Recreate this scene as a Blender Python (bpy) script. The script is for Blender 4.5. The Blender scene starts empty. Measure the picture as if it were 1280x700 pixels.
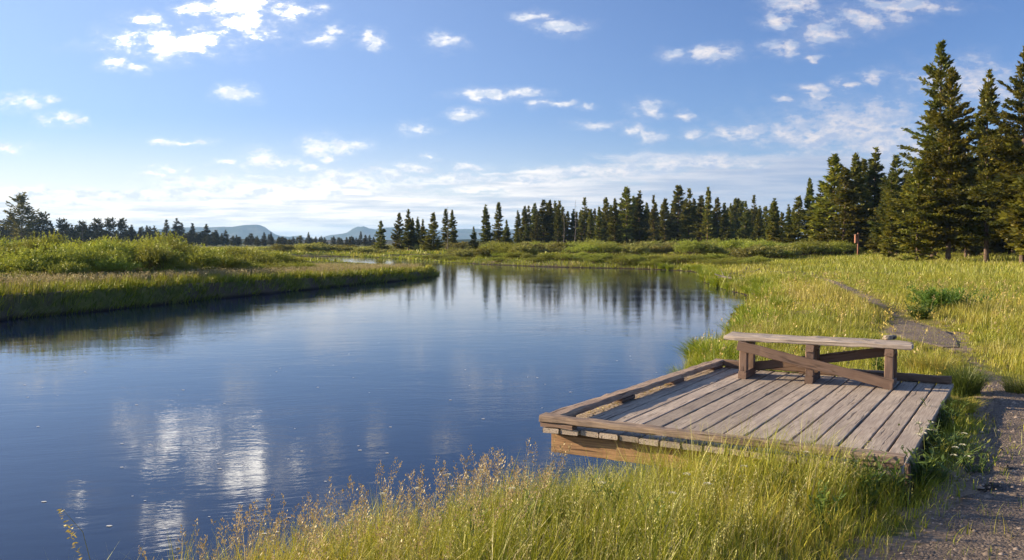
import bpy, math, random
import numpy as np
from mathutils import Vector, Matrix

random.seed(7)
rng = np.random.default_rng(7)
SC = bpy.context.scene
COL = SC.collection

# ------------------------------------------------------------------ camera
CAM = Vector((0, 0, 1.7))
F = 1100.0                      # focal length in photo pixels (1280 wide)
PITCH = math.atan(47 / F)
cam_d = bpy.data.cameras.new('camera')
cam = bpy.data.objects.new('camera', cam_d)
COL.objects.link(cam)
cam.location = CAM
cam.rotation_euler = (math.pi / 2 - PITCH, 0, 0)
cam_d.sensor_width = 36
cam_d.lens = 36 * F / 1280
cam_d.clip_start = 0.05
cam_d.clip_end = 40000
SC.camera = cam


def ray(px, py):
    """photo pixel -> world direction (y component = 1 before pitch)"""
    x = (px - 640) / F
    v = -(py - 350) / F
    c, s = math.cos(PITCH), math.sin(PITCH)
    return Vector((x, c + v * s, v * c - s))


def at(px, py, z=0.0):
    r = ray(px, py)
    t = (z - CAM.z) / r.z
    return CAM + r * t


def at_d(px, d):
    """ground x for a photo column at distance d"""
    return (px - 640) / F * d


# ------------------------------------------------------------------ light
SUN_EL = math.radians(16.5)
SX, SY = -0.96, 0.25            # horizontal direction towards the sun
n_ = math.hypot(SX, SY)
SX, SY = SX / n_, SY / n_
world = bpy.data.worlds.new("World")
SC.world = world
world.use_nodes = True
sun_d = bpy.data.lights.new('sun', 'SUN')
sun_d.energy = 5.0
sun_d.angle = math.radians(0.5)
sun_d.color = (1.0, 0.81, 0.55)
sun = bpy.data.objects.new('sun', sun_d)
COL.objects.link(sun)
sun.location = (-30, 10, 30)
to_sun = Vector((SX * math.cos(SUN_EL), SY * math.cos(SUN_EL), math.sin(SUN_EL)))
sun.rotation_euler = to_sun.to_track_quat('Z', 'Y').to_euler()

SC.view_settings.view_transform = 'Standard'
SC.view_settings.look = 'None'
SC.view_settings.exposure = 1.27
SC.view_settings.gamma = 1
SC.view_settings.use_curve_mapping = False
SC.cycles.max_bounces = 6
SC.cycles.diffuse_bounces = 2
SC.cycles.glossy_bounces = 3
SC.cycles.transmission_bounces = 2
SC.cycles.volume_bounces = 0
SC.cycles.transparent_max_bounces = 4
SC.cycles.use_adaptive_sampling = True
SC.cycles.adaptive_threshold = 0.02


class NT:
    """small helper for node trees"""
    def __init__(self, tree):
        self.t = tree
        self.n = tree.nodes
        self.l = tree.links

    def new(self, kind, **kw):
        nd = self.n.new(kind)
        for k, v in kw.items():
            setattr(nd, k, v)
        return nd

    def put(self, inp, v):
        if isinstance(v, bpy.types.NodeSocket):
            self.l.new(v, inp)
        elif v is not None:
            inp.default_value = v

    def math(self, op, a, b=None, c=None, clamp=False):
        nd = self.new('ShaderNodeMath', operation=op)
        nd.use_clamp = clamp
        self.put(nd.inputs[0], a)
        self.put(nd.inputs[1], b)
        self.put(nd.inputs[2], c)
        return nd.outputs[0]

    def vmath(self, op, a, b=None, c=None):
        nd = self.new('ShaderNodeVectorMath', operation=op)
        self.put(nd.inputs[0], a)
        self.put(nd.inputs[1], b)
        if c is not None:
            self.put(nd.inputs[2], c)
        return nd.outputs['Value'] if op in ('LENGTH', 'DOT_PRODUCT') else nd.outputs[0]

    def noise(self, vec, scale, detail=3, rough=0.5, out=0, dist=0.0):
        nd = self.new('ShaderNodeTexNoise')
        if vec is not None:
            self.l.new(vec, nd.inputs['Vector'])
        nd.inputs['Scale'].default_value = scale
        nd.inputs['Detail'].default_value = detail
        nd.inputs['Roughness'].default_value = rough
        nd.inputs['Distortion'].default_value = dist
        return nd.outputs[out]

    def ramp(self, v, a, b, lo=0.0, hi=1.0, smooth=True):
        nd = self.new('ShaderNodeMapRange')
        nd.interpolation_type = 'SMOOTHSTEP' if smooth else 'LINEAR'
        self.put(nd.inputs['Value'], v)
        nd.inputs['From Min'].default_value = a
        nd.inputs['From Max'].default_value = b
        nd.inputs['To Min'].default_value = lo
        nd.inputs['To Max'].default_value = hi
        return nd.outputs[0]

    def mix(self, f, a, b, mode='MIX'):
        nd = self.new('ShaderNodeMix', data_type='RGBA', blend_type=mode)
        self.put(nd.inputs[0], f)
        for i, v in ((6, a), (7, b)):
            if isinstance(v, tuple) and len(v) == 3:
                v = (*v, 1)
            self.put(nd.inputs[i], v)
        return nd.outputs[2]

    def mapping(self, vec, scale=(1, 1, 1), loc=(0, 0, 0), rot=(0, 0, 0)):
        nd = self.new('ShaderNodeMapping')
        self.l.new(vec, nd.inputs[0])
        nd.inputs['Scale'].default_value = scale
        nd.inputs['Location'].default_value = loc
        nd.inputs['Rotation'].default_value = rot
        return nd.outputs[0]


# ------------------------------------------------------------------ sky and clouds (by direction, infinitely far)
def build_world():
    t = NT(world.node_tree)
    for nd in list(t.n):
        t.n.remove(nd)
    out = t.new('ShaderNodeOutputWorld')
    bg = t.new('ShaderNodeBackground')
    bg.inputs['Strength'].default_value = 0.055
    t.l.new(bg.outputs[0], out.inputs[0])
    sky = t.new('ShaderNodeTexSky')
    sky.sky_type = 'NISHITA'
    sky.sun_disc = False
    sky.sun_elevation = SUN_EL
    sky.sun_rotation = math.atan2(SX, SY)
    sky.altitude = 1800
    sky.air_density = 1.25
    sky.dust_density = 0.35
    sky.ozone_density = 3.0
    tc = t.new('ShaderNodeTexCoord')
    sep = t.new('ShaderNodeSeparateXYZ')
    t.l.new(tc.outputs['Generated'], sep.inputs[0])
    yy = t.math('MAXIMUM', sep.outputs[1], 0.05)
    u = t.math('DIVIDE', sep.outputs[0], yy)
    v = t.math('DIVIDE', sep.outputs[2], yy)
    cmb = t.new('ShaderNodeCombineXYZ')
    t.l.new(u, cmb.inputs[0])
    t.l.new(v, cmb.inputs[1])
    P = cmb.outputs[0]
    # domain warp for ragged outlines
    wn = t.noise(t.mapping(P, (1, 1.7, 1)), 22, 4, 0.6, out=1)
    w1 = t.vmath('SUBTRACT', wn, (0.5, 0.5, 0.5))
    Pw = t.vmath('MULTIPLY_ADD', w1, (0.062, 0.026, 0.0), P)
    clouds = [  # px, py, half width, half height of single clouds; unseen ones above the frame added for water reflections
        (308, 12, 56, 32), (290, 6, 40, 20), (320, 18, 34, 22), (246, 12, 26, 8), (213, 54, 74, 17), (252, 52, 32, 12), (180, 23, 24, 8),
        (145, 78, 18, 8), (174, 87, 18, 5), (378, 12, 18, 7), (402, 48, 26, 8), (420, 37, 12, 8), (460, 44, 12, 8),
        (472, 50, 9, 9), (557, 54, 20, 8), (295, 117, 24, 9), (18, 129, 30, 9), (73, 147, 24, 7), (104, 148, 8, 5),
        (60, 124, 14, 4), (12, 184, 22, 5), (205, 178, 15, 4), (234, 177, 24, 4), (400, 182, 24, 11), (432, 181, 21, 7),
        (415, 194, 15, 5), (522, 163, 17, 7), (322, 201, 22, 11), (352, 201, 20, 7), (382, 207, 24, 5), (282, 202, 14, 4),
        (212, 210, 24, 4), (190, 218, 14, 3), (590, 119, 24, 6), (622, 117, 22, 6), (580, 143, 21, 6), (667, 21, 20, 6),
        (703, 35, 28, 8), (655, 118, 24, 5), (673, 132, 14, 5), (877, 67, 38, 9), (848, 65, 11, 7), (810, 139, 23, 10),
        (800, 162, 13, 6), (820, 172, 13, 8), (745, 156, 26, 5), (860, 145, 10, 6), (905, 168, 26, 9), (862, 167, 11, 6),
        (997, 5, 36, 13), (1025, 42, 36, 13), (975, 26, 20, 8), (980, 59, 22, 10), (1085, 22, 44, 14), (1130, 6, 60, 8),
        (1017, 72, 10, 4), (1020, 112, 22, 6), (1055, 102, 15, 6), (1090, 95, 24, 6), (980, 123, 15, 5), (1030, 122, 12, 6),
        (1075, 158, 95, 30), (1000, 172, 62, 20), (930, 166, 34, 9), (1205, 105, 66, 26), (1110, 183, 80, 22),
        (190, -62, 34, 16), (90, -30, 26, 10), (420, -40, 40, 12), (516, 208, 26, 6), (300, 238, 120, 11), (440, 226, 90, 12), (150, 246, 130, 8), (30, 240, 60, 7), (250, 226, 60, 8), (560, 222, 70, 7), (660, 222, 70, 8), (760, 213, 80, 8), (870, 204, 80, 9), (440, 218, 40, 7), (590, 207, 18, 4), (700, 131, 12, 4), (732, 134, 12, 3), (540, 196, 14, 3),
    ]
    d = None
    for (px, py, a, b) in clouds:
        r = ray(px, py)
        cu, cv = r.x / r.y, r.z / r.y
        ia, ib = F / (a * 1.28), F / (b * 1.32)
        ln = t.vmath('LENGTH', t.vmath('MULTIPLY_ADD', Pw, (ia, ib, 0), (-cu * ia, -cv * ib, 0)))
        d = ln if d is None else t.math('MINIMUM', d, ln)
    field = t.math('SUBTRACT', 1.0, d)
    nA = t.noise(t.mapping(P, (1, 1.9, 1)), 42, 6, 0.62)
    nA2 = t.noise(t.mapping(P, (1, 1.9, 1), loc=(0.006, -0.012, 0)), 42, 6, 0.62)
    f1 = t.math('MULTIPLY_ADD', t.math('SUBTRACT', nA, 0.5), 3.3, field)
    dens1 = t.ramp(f1, -0.05, 0.95)
    dens1 = t.math('MULTIPLY', dens1, t.ramp(d, 0.85, 1.7, 1, 0))
    halo = t.math('MULTIPLY', t.ramp(f1, -0.7, 0.7), t.ramp(d, 1.0, 2.0, 0.17, 0))
    dens1 = t.math('MAXIMUM', dens1, halo)
    relief = t.math('MULTIPLY_ADD', t.math('SUBTRACT', nA2, nA), 5.0, 0.60, clamp=True)
    # low stratus sheet near the horizon, streaked
    bigw = t.noise(t.mapping(P, (1, 3, 1)), 3.2, 2, 0.5)
    nS = t.noise(t.mapping(Pw, (2.0, 17, 1), rot=(0, 0, 0.035)), 3.4, 6, 0.6)
    nS2 = t.noise(t.mapping(P, (1.0, 13, 1), rot=(0, 0, 0.03)), 9.0, 5, 0.6)
    # top edge of the sheet by direction
    top = t.math('MULTIPLY_ADD', u, 0.035, 0.088)
    top = t.math('MULTIPLY_ADD', t.math('SUBTRACT', bigw, 0.5), 0.05, top)
    e = t.math('SUBTRACT', top, v)
    mask_top = t.ramp(e, -0.020, 0.050)
    mask_bot = t.ramp(v, -0.002, 0.016)
    s1 = t.math('MULTIPLY_ADD', t.math('SUBTRACT', nS, 0.5), 3.4, t.math('MULTIPLY_ADD', mask_top, 1.30, -0.38))
    s1 = t.math('MULTIPLY_ADD', t.ramp(u, -0.15, 0.25), 0.55, s1)
    dens2 = t.math('MULTIPLY', t.ramp(s1, 0.1, 0.9), mask_bot)
    dens2 = t.math('MULTIPLY', dens2, t.ramp(e, -0.020, 0.012))
    streak = t.ramp(nS2, 0.36, 0.64)
    # fine mackerel ripples in the sheet on the right
    # cloud colours: sun side (left) whiter, away from the sun greyer
    side = t.ramp(u, -0.35, 0.45)
    K = 0.62 / 0.055
    lit = t.mix(side, (0.96 * K, 0.92 * K, 0.86 * K), (0.58 * K, 0.54 * K, 0.55 * K))
    shade = t.mix(side, (0.60 * K, 0.64 * K, 0.70 * K), (0.30 * K, 0.36 * K, 0.50 * K))
    c1 = t.mix(relief, shade, lit)
    core = t.math('MULTIPLY', t.ramp(f1, 0.35, 1.0), t.math('MULTIPLY', t.ramp(u, -0.2, -0.28), t.ramp(v, 0.19, 0.23)))
    c1 = t.mix(core, c1, (3.2 * K, 3.05 * K, 2.8 * K))
    edge_lit = t.math('MULTIPLY_ADD', t.ramp(e, 0.03, -0.01), 0.4, t.math('MULTIPLY', streak, t.ramp(u, -0.1, 0.3, 1.0, 0.45)), clamp=True)
    lit2 = t.mix(side, (1.22 * K, 1.10 * K, 0.94 * K), (0.47 * K, 0.47 * K, 0.53 * K))
    shade2 = t.mix(side, (0.60 * K, 0.62 * K, 0.66 * K), (0.235 * K, 0.30 * K, 0.44 * K))
    c2 = t.mix(edge_lit, shade2, lit2)
    # white forward-scattered glow low over the left horizon
    skyc = sky.outputs[0]
    skyc = t.mix(1.0, skyc, (0.73, 0.83, 1.18), 'MULTIPLY')
    skyc = t.mix(t.ramp(u, 0.45, -0.75, 0.0, 0.34), skyc, (0.60 * K, 0.76 * K, 1.02 * K))
    veil = t.math('MULTIPLY', t.ramp(v, 0.15, 0.0), t.ramp(u, 0.55, -0.75))
    skyc = t.mix(t.math('MULTIPLY', veil, 0.80), skyc, (1.05 * K, 0.96 * K, 0.80 * K))
    c = t.mix(t.math('MULTIPLY', dens2, 0.92), skyc, c2)
    c = t.mix(t.math('MULTIPLY', dens1, 0.93), c, c1)
    t.l.new(c, bg.inputs['Color'])


build_world()


# ------------------------------------------------------------------ helpers for objects
def tag(o, label=None, cat=None, group=None, kind=None):
    if label:
        o['label'] = label
    if cat:
        o['category'] = cat
    if group:
        o['group'] = group
    if kind:
        o['kind'] = kind
    return o


def link(name, data, parent=None, loc=(0, 0, 0), rz=0.0, scale=None):
    o = bpy.data.objects.new(name, data)
    COL.objects.link(o)
    o.location = loc
    o.rotation_euler = (0, 0, rz)
    if scale is not None:
        o.scale = scale
    if parent is not None:
        o.parent = parent
    return o


def copy_tree(o, parent=None):
    c = o.copy()
    COL.objects.link(c)
    c.parent = parent
    for ch in list(o.children):
        copy_tree(ch, c)
    return c


def tri_mesh(name, V, Fc, col=None, mats=(), mat_idx=None, smooth=False):
    """mesh from numpy arrays; Fc is (n,3) or (n,4)"""
    V = np.asarray(V, np.float32)
    Fc = np.asarray(Fc, np.int32)
    me = bpy.data.meshes.new(name)
    me.vertices.add(len(V))
    me.vertices.foreach_set('co', V.ravel())
    k = Fc.shape[1]
    me.loops.add(Fc.size)
    me.loops.foreach_set('vertex_index', Fc.ravel())
    me.polygons.add(len(Fc))
    me.polygons.foreach_set('loop_start', np.arange(0, Fc.size, k, dtype=np.int32))
    me.polygons.foreach_set('loop_total', np.full(len(Fc), k, np.int32))
    if smooth:
        me.polygons.foreach_set('use_smooth', np.ones(len(Fc), bool))
    for m in mats:
        me.materials.append(m)
    if mat_idx is not None:
        me.polygons.foreach_set('material_index', np.asarray(mat_idx, np.int32))
    me.update(calc_edges=True)
    if col is not None:
        a = me.color_attributes.new('Col', 'FLOAT_COLOR', 'POINT')
        c4 = np.ones((len(V), 4), np.float32)
        c4[:, :3] = col
        a.data.foreach_set('color', c4.ravel())
    return me


def unit(a):
    return a / np.maximum(np.linalg.norm(a, axis=-1, keepdims=True), 1e-9)


def blades(P, h, w, face, lean_dir, lean, col, nseg=3, tipcol=None):
    """tapered grass blades -> V, F, C"""
    N = len(P)
    side = np.stack([np.cos(face), np.sin(face), np.zeros(N)], 1)
    ld = np.stack([np.cos(lean_dir), np.sin(lean_dir), np.zeros(N)], 1)
    up = np.array([0, 0, 1.0])
    Vs, Cs = [], []
    tc = col if tipcol is None else tipcol
    for k in range(nseg + 1):
        t = k / nseg
        c = P + up * (h * (t - 0.25 * lean * t * t))[:, None] + ld * (h * lean * t ** 2)[:, None]
        cc = col * (1 - t) + tc * t
        if k < nseg:
            ww = (w * (1 - t) ** 0.5 * 0.5)[:, None]
            Vs += [c - side * ww, c + side * ww]
            Cs += [cc, cc]
        else:
            Vs.append(c)
            Cs.append(cc)
    V = np.stack(Vs, 1).reshape(-1, 3)
    C = np.stack(Cs, 1).reshape(-1, 3)
    m = 2 * nseg + 1
    tri = []
    for k in range(nseg - 1):
        a = 2 * k
        tri += [(a, a + 1, a + 3), (a, a + 3, a + 2)]
    a = 2 * (nseg - 1)
    tri.append((a, a + 1, a + 2))
    tri = np.array(tri)
    Fc = (tri[None] + (np.arange(N) * m)[:, None, None]).reshape(-1, 3)
    return V, Fc, C


def diamonds(P, D, S, ln, wd, col):
    """leaf-like rhombi: P base, D direction, S side, length, width"""
    N = len(P)
    D = unit(D)
    S = unit(S - D * (S * D).sum(1, keepdims=True))
    l_, w_ = ln[:, None], wd[:, None]
    V = np.stack([P, P + D * l_ * 0.45 + S * w_ * 0.5, P + D * l_, P + D * l_ * 0.45 - S * w_ * 0.5], 1).reshape(-1, 3)
    Fc = (np.array([[0, 1, 2, 3]])[None] + (np.arange(N) * 4)[:, None, None]).reshape(-1, 4)
    C = np.repeat(col, 4, 0)
    return V, Fc, C


def q2t(Fc):
    return np.concatenate([Fc[:, [0, 1, 2]], Fc[:, [0, 2, 3]]], 0)


def cat(parts):
    V, Fc, C, o = [], [], [], 0
    for v, f, c in parts:
        if f.shape[1] == 4:
            f = q2t(f)
        V.append(v)
        Fc.append(f + o)
        C.append(c)
        o += len(v)
    return np.concatenate(V), np.concatenate(Fc), np.concatenate(C)


def tube(pts, radii, n=6):
    """open tube along points"""
    pts = np.asarray(pts, float)
    m = len(pts)
    T = np.gradient(pts, axis=0)
    T = unit(T)
    ref = np.array([0.31, 0.95, 0.05])
    A = unit(np.cross(T, ref))
    B = np.cross(T, A)
    ang = np.linspace(0, 2 * math.pi, n, endpoint=False)
    r = np.asarray(radii)[:, None, None]
    ring = pts[:, None] + r * (np.cos(ang)[None, :, None] * A[:, None] + np.sin(ang)[None, :, None] * B[:, None])
    V = ring.reshape(-1, 3)
    Fc = []
    for i in range(m - 1):
        for j in range(n):
            a, b = i * n + j, i * n + (j + 1) % n
            Fc.append((a, b, b + n, a + n))
    return V, np.array(Fc)


# ------------------------------------------------------------------ materials
def new_mat(name):
    m = bpy.data.materials.new(name)
    m.use_nodes = True
    t = NT(m.node_tree)
    for nd in list(t.n):
        t.n.remove(nd)
    out = t.new('ShaderNodeOutputMaterial')
    return m, t, out


def foliage_mat(name, translucency=0.35, gloss=0.04, tint=(1, 1, 1), vary=0.0):
    m, t, out = new_mat(name)
    at_ = t.new('ShaderNodeAttribute', attribute_name='Col')
    col = t.mix(1.0, at_.outputs['Color'], tint, 'MULTIPLY')
    if vary:
        oi = t.new('ShaderNodeObjectInfo')
        k = t.ramp(oi.outputs['Random'], 0, 1, 1 - vary, 1 + vary, smooth=False)
        hs = t.new('ShaderNodeHueSaturation')
        t.l.new(k, hs.inputs['Value'])
        hue = t.ramp(oi.outputs['Random'], 0, 1, 0.485, 0.515, smooth=False)
        t.l.new(hue, hs.inputs['Hue'])
        t.l.new(col, hs.inputs['Color'])
        col = hs.outputs[0]
    df = t.new('ShaderNodeBsdfDiffuse')
    tr = t.new('ShaderNodeBsdfTranslucent')
    gl = t.new('ShaderNodeBsdfGlossy')
    gl.inputs['Roughness'].default_value = 0.45
    gl.inputs['Color'].default_value = (0.9, 0.95, 0.8, 1)
    t.l.new(col, df.inputs[0])
    t.l.new(col, tr.inputs[0])
    m1 = t.new('ShaderNodeMixShader')
    m1.inputs[0].default_value = translucency
    t.l.new(df.outputs[0], m1.inputs[1])
    t.l.new(tr.outputs[0], m1.inputs[2])
    m2 = t.new('ShaderNodeMixShader')
    m2.inputs[0].default_value = gloss
    t.l.new(m1.outputs[0], m2.inputs[1])
    t.l.new(gl.outputs[0], m2.inputs[2])
    t.l.new(m2.outputs[0], out.inputs[0])
    return m


def wood_mat(name, c_a, c_b, c_dark, bump=0.5, edge_scale=1.0):
    """weathered timber with grain along local Y"""
    m, t, out = new_mat(name)
    tc = t.new('ShaderNodeTexCoord')
    oi = t.new('ShaderNodeObjectInfo')
    off = t.new('ShaderNodeCombineXYZ')
    t.l.new(t.math('MULTIPLY', oi.outputs['Random'], 37.0), off.inputs[0])
    t.l.new(t.math('MULTIPLY', oi.outputs['Random'], 11.0), off.inputs[1])
    p = t.vmath('ADD', tc.outputs['Object'], off.outputs[0])
    warp = t.noise(t.mapping(p, (1.2, 0.8, 1.2)), 3.0, 2, 0.5, out=1)
    pw = t.vmath('MULTIPLY_ADD', t.vmath('SUBTRACT', warp, (0.5, 0.5, 0.5)), (0.05, 0.0, 0.05), p)
    grain = t.noise(t.mapping(pw, (90, 2.2, 90)), 1.0, 4, 0.6)
    fine = t.noise(t.mapping(pw, (260, 9, 260)), 1.0, 2, 0.6)
    crack = t.noise(t.mapping(pw, (46, 0.9, 46), loc=(3, 5, 1)), 1.0, 2, 0.5)
    blotch = t.noise(t.mapping(p, (5, 2.0, 5)), 1.0, 4, 0.6)
    c = t.mix(t.ramp(blotch, 0.3, 0.7), c_a, c_b)
    c = t.mix(t.ramp(grain, 0.35, 0.68, 0.0, 0.62), c, c_dark)
    k = t.ramp(crack, 0.60, 0.70, 0.0, 0.8)
    c = t.mix(k, c, tuple(x * 0.45 for x in c_dark))
    bright = t.ramp(oi.outputs['Random'], 0, 1, 0.76, 1.2, smooth=False)
    hs = t.new('ShaderNodeHueSaturation')
    t.l.new(bright, hs.inputs['Value'])
    t.l.new(c, hs.inputs['Color'])
    hgt = t.math('MULTIPLY_ADD', grain, 0.6, t.math('MULTIPLY', fine, 0.3))
    hgt = t.math('SUBTRACT', hgt, t.math('MULTIPLY', k, 0.9))
    bp = t.new('ShaderNodeBump')
    bp.inputs['Strength'].default_value = bump
    bp.inputs['Distance'].default_value = 0.006
    t.l.new(hgt, bp.inputs['Height'])
    bs = t.new('ShaderNodeBsdfPrincipled')
    bs.inputs['Roughness'].default_value = 0.82
    bs.inputs['Specular IOR Level'].default_value = 0.25
    t.l.new(hs.outputs[0], bs.inputs['Base Color'])
    t.l.new(bp.outputs[0], bs.inputs['Normal'])
    t.l.new(bs.outputs[0], out.inputs[0])
    return m


M_DECK = wood_mat('weathered_deck_wood', (0.47, 0.39, 0.31), (0.36, 0.295, 0.24), (0.19, 0.148, 0.12), 0.6)
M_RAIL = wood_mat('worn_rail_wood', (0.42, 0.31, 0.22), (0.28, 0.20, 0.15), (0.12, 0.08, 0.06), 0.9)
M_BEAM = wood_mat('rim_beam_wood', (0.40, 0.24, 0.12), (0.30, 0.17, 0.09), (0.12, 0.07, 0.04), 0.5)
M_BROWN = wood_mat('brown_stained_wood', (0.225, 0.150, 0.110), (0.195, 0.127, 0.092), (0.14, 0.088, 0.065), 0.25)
M_POST = wood_mat('red_brown_post_wood', (0.36, 0.165, 0.105), (0.29, 0.13, 0.085), (0.18, 0.08, 0.05), 0.3)


def bark_mat(name, a, b):
    m, t, out = new_mat(name)
    tc = t.new('ShaderNodeTexCoord')
    n1 = t.noise(t.mapping(tc.outputs['Object'], (9, 9, 2.0)), 1.0, 4, 0.6)
    c = t.mix(t.ramp(n1, 0.35, 0.65), a, b)
    bp = t.new('ShaderNodeBump')
    bp.inputs['Strength'].default_value = 0.8
    bp.inputs['Distance'].default_value = 0.03
    t.l.new(n1, bp.inputs['Height'])
    bs = t.new('ShaderNodeBsdfPrincipled')
    bs.inputs['Roughness'].default_value = 0.9
    t.l.new(c, bs.inputs['Base Color'])
    t.l.new(bp.outputs[0], bs.inputs['Normal'])
    t.l.new(bs.outputs[0], out.inputs[0])
    return m


M_BARK = bark_mat('conifer_bark', (0.16, 0.105, 0.075), (0.07, 0.045, 0.033))
M_DEAD = bark_mat('dead_grey_wood', (0.22, 0.19, 0.17), (0.12, 0.10, 0.09))
M_NEEDLE = foliage_mat('conifer_needles', 0.38, 0.03, tint=(1.62, 1.38, 0.92), vary=0.30)
M_LEAF = foliage_mat('willow_leaves', 0.42, 0.04, tint=(1.28, 1.18, 0.75), vary=0.30)
M_GRASS = foliage_mat('grass_blades', 0.32, 0.03)
M_WEED = foliage_mat('weed_leaves', 0.35, 0.05)


def ground_mat():
    m, t, out = new_mat('ground_soil_and_turf')
    geo = t.new('ShaderNodeNewGeometry')
    p = geo.outputs['Position']
    n1 = t.noise(p, 0.35, 5, 0.6)
    n2 = t.noise(p, 3.0, 5, 0.65)
    n3 = t.noise(p, 28.0, 3, 0.6)
    n4 = t.noise(p, 0.012, 4, 0.6)
    turf = t.mix(t.ramp(n2, 0.35, 0.65), (0.085, 0.095, 0.022), (0.17, 0.15, 0.045))
    far = t.mix(t.ramp(n4, 0.35, 0.65), (0.075, 0.095, 0.030), (0.15, 0.14, 0.05))
    soil = t.mix(t.ramp(n3, 0.3, 0.7), (0.15, 0.115, 0.08), (0.085, 0.06, 0.04))
    c = t.mix(t.ramp(n1, 0.45, 0.62), turf, soil)
    ln = t.vmath('LENGTH', p)
    c = t.mix(t.ramp(ln, 60, 220), c, far)
    sep = t.new('ShaderNodeSeparateXYZ')
    t.l.new(p, sep.inputs[0])
    c = t.mix(t.ramp(sep.outputs[2], -0.40, -0.54), c, (0.03, 0.022, 0.016))
    ba = t.new('ShaderNodeAttribute', attribute_name='Col')
    dirt = t.mix(t.ramp(n3, 0.3, 0.7), (0.27, 0.205, 0.15), (0.16, 0.12, 0.09))
    bsep = t.new('ShaderNodeSeparateColor')
    t.l.new(ba.outputs['Color'], bsep.inputs[0])
    bf = t.math('MULTIPLY_ADD', t.math('SUBTRACT', n2, 0.5), 1.6, bsep.outputs[0])
    c = t.mix(t.ramp(bf, 0.3, 0.6), c, dirt)
    bp = t.new('ShaderNodeBump')
    bp.inputs['Strength'].default_value = 0.6
    bp.inputs['Distance'].default_value = 0.05
    t.l.new(n2, bp.inputs['Height'])
    bs = t.new('ShaderNodeBsdfPrincipled')
    bs.inputs['Roughness'].default_value = 0.95
    bs.inputs['Specular IOR Level'].default_value = 0.1
    t.l.new(c, bs.inputs['Base Color'])
    t.l.new(bp.outputs[0], bs.inputs['Normal'])
    t.l.new(bs.outputs[0], out.inputs[0])
    return m


def path_mat():
    m, t, out = new_mat('trodden_gravel')
    geo = t.new('ShaderNodeNewGeometry')
    p = geo.outputs['Position']
    n1 = t.noise(p, 1.6, 5, 0.6)
    n2 = t.noise(p, 60, 4, 0.7)
    vo = t.new('ShaderNodeTexVoronoi')
    vo.inputs['Scale'].default_value = 55
    t.l.new(p, vo.inputs['Vector'])
    c = t.mix(t.ramp(n1, 0.35, 0.65), (0.225, 0.172, 0.135), (0.16, 0.12, 0.092))  # gravel darkened overall, shade over the near path put into its colour
    c = t.mix(t.ramp(n2, 0.35, 0.7), c, (0.11, 0.085, 0.07))
    peb = t.new('ShaderNodeHueSaturation')
    t.l.new(c, peb.inputs['Color'])
    sp = t.new('ShaderNodeSeparateColor')
    t.l.new(vo.outputs['Color'], sp.inputs[0])
    t.l.new(t.ramp(sp.outputs[0], 0, 1, 0.65, 1.35, smooth=False), peb.inputs['Value'])
    h = t.math('SUBTRACT', n2, t.math('MULTIPLY', vo.outputs['Distance'], 0.8))
    bp = t.new('ShaderNodeBump')
    bp.inputs['Strength'].default_value = 1.0
    bp.inputs['Distance'].default_value = 0.02
    t.l.new(h, bp.inputs['Height'])
    bs = t.new('ShaderNodeBsdfPrincipled')
    bs.inputs['Roughness'].default_value = 0.95
    t.l.new(peb.outputs[0], bs.inputs['Base Color'])
    t.l.new(bp.outputs[0], bs.inputs['Normal'])
    t.l.new(bs.outputs[0], out.inputs[0])
    return m


def water_mat():
    m, t, out = new_mat('river_water')
    geo = t.new('ShaderNodeNewGeometry')
    p = geo.outputs['Position']
    # slow current streaks drawn out along the river plus fine ripples
    rot = t.mapping(p, (1, 1, 1), rot=(0, 0, math.radians(-12)))
    warp = t.noise(rot, 0.35, 3, 0.55, out=1)
    pw = t.vmath('MULTIPLY_ADD', t.vmath('SUBTRACT', warp, (0.5, 0.5, 0.5)), (1.6, 1.6, 0), rot)
    big = t.noise(t.mapping(pw, (0.30, 0.75, 1)), 1.0, 3, 0.5)
    mid = t.noise(t.mapping(pw, (1.1, 3.2, 1)), 1.0, 4, 0.6)
    fine = t.noise(t.mapping(pw, (5.0, 13.0, 1)), 1.0, 3, 0.55)
    patch = t.ramp(t.noise(t.mapping(p, (0.10, 0.16, 1)), 1.0, 3, 0.6), 0.35, 0.7, 0.25, 1.0)
    h = t.math('MULTIPLY', big, 0.0035)
    h = t.math('MULTIPLY_ADD', mid, 0.0027, h)
    h = t.math('MULTIPLY_ADD', t.math('MULTIPLY', fine, patch), 0.0022, h)
    bp = t.new('ShaderNodeBump')
    bp.inputs['Strength'].default_value = 1.0
    bp.inputs['Distance'].default_value = 1.0
    t.l.new(h, bp.inputs['Height'])
    bs = t.new('ShaderNodeBsdfPrincipled')
    bs.inputs['Base Color'].default_value = (0.001, 0.009, 0.042, 1)
    bs.inputs['Roughness'].default_value = 0.03
    bs.inputs['IOR'].default_value = 1.31
    bs.inputs['Specular IOR Level'].default_value = 0.5
    t.l.new(bp.outputs[0], bs.inputs['Normal'])
    t.l.new(bs.outputs[0], out.inputs[0])
    return m


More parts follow.
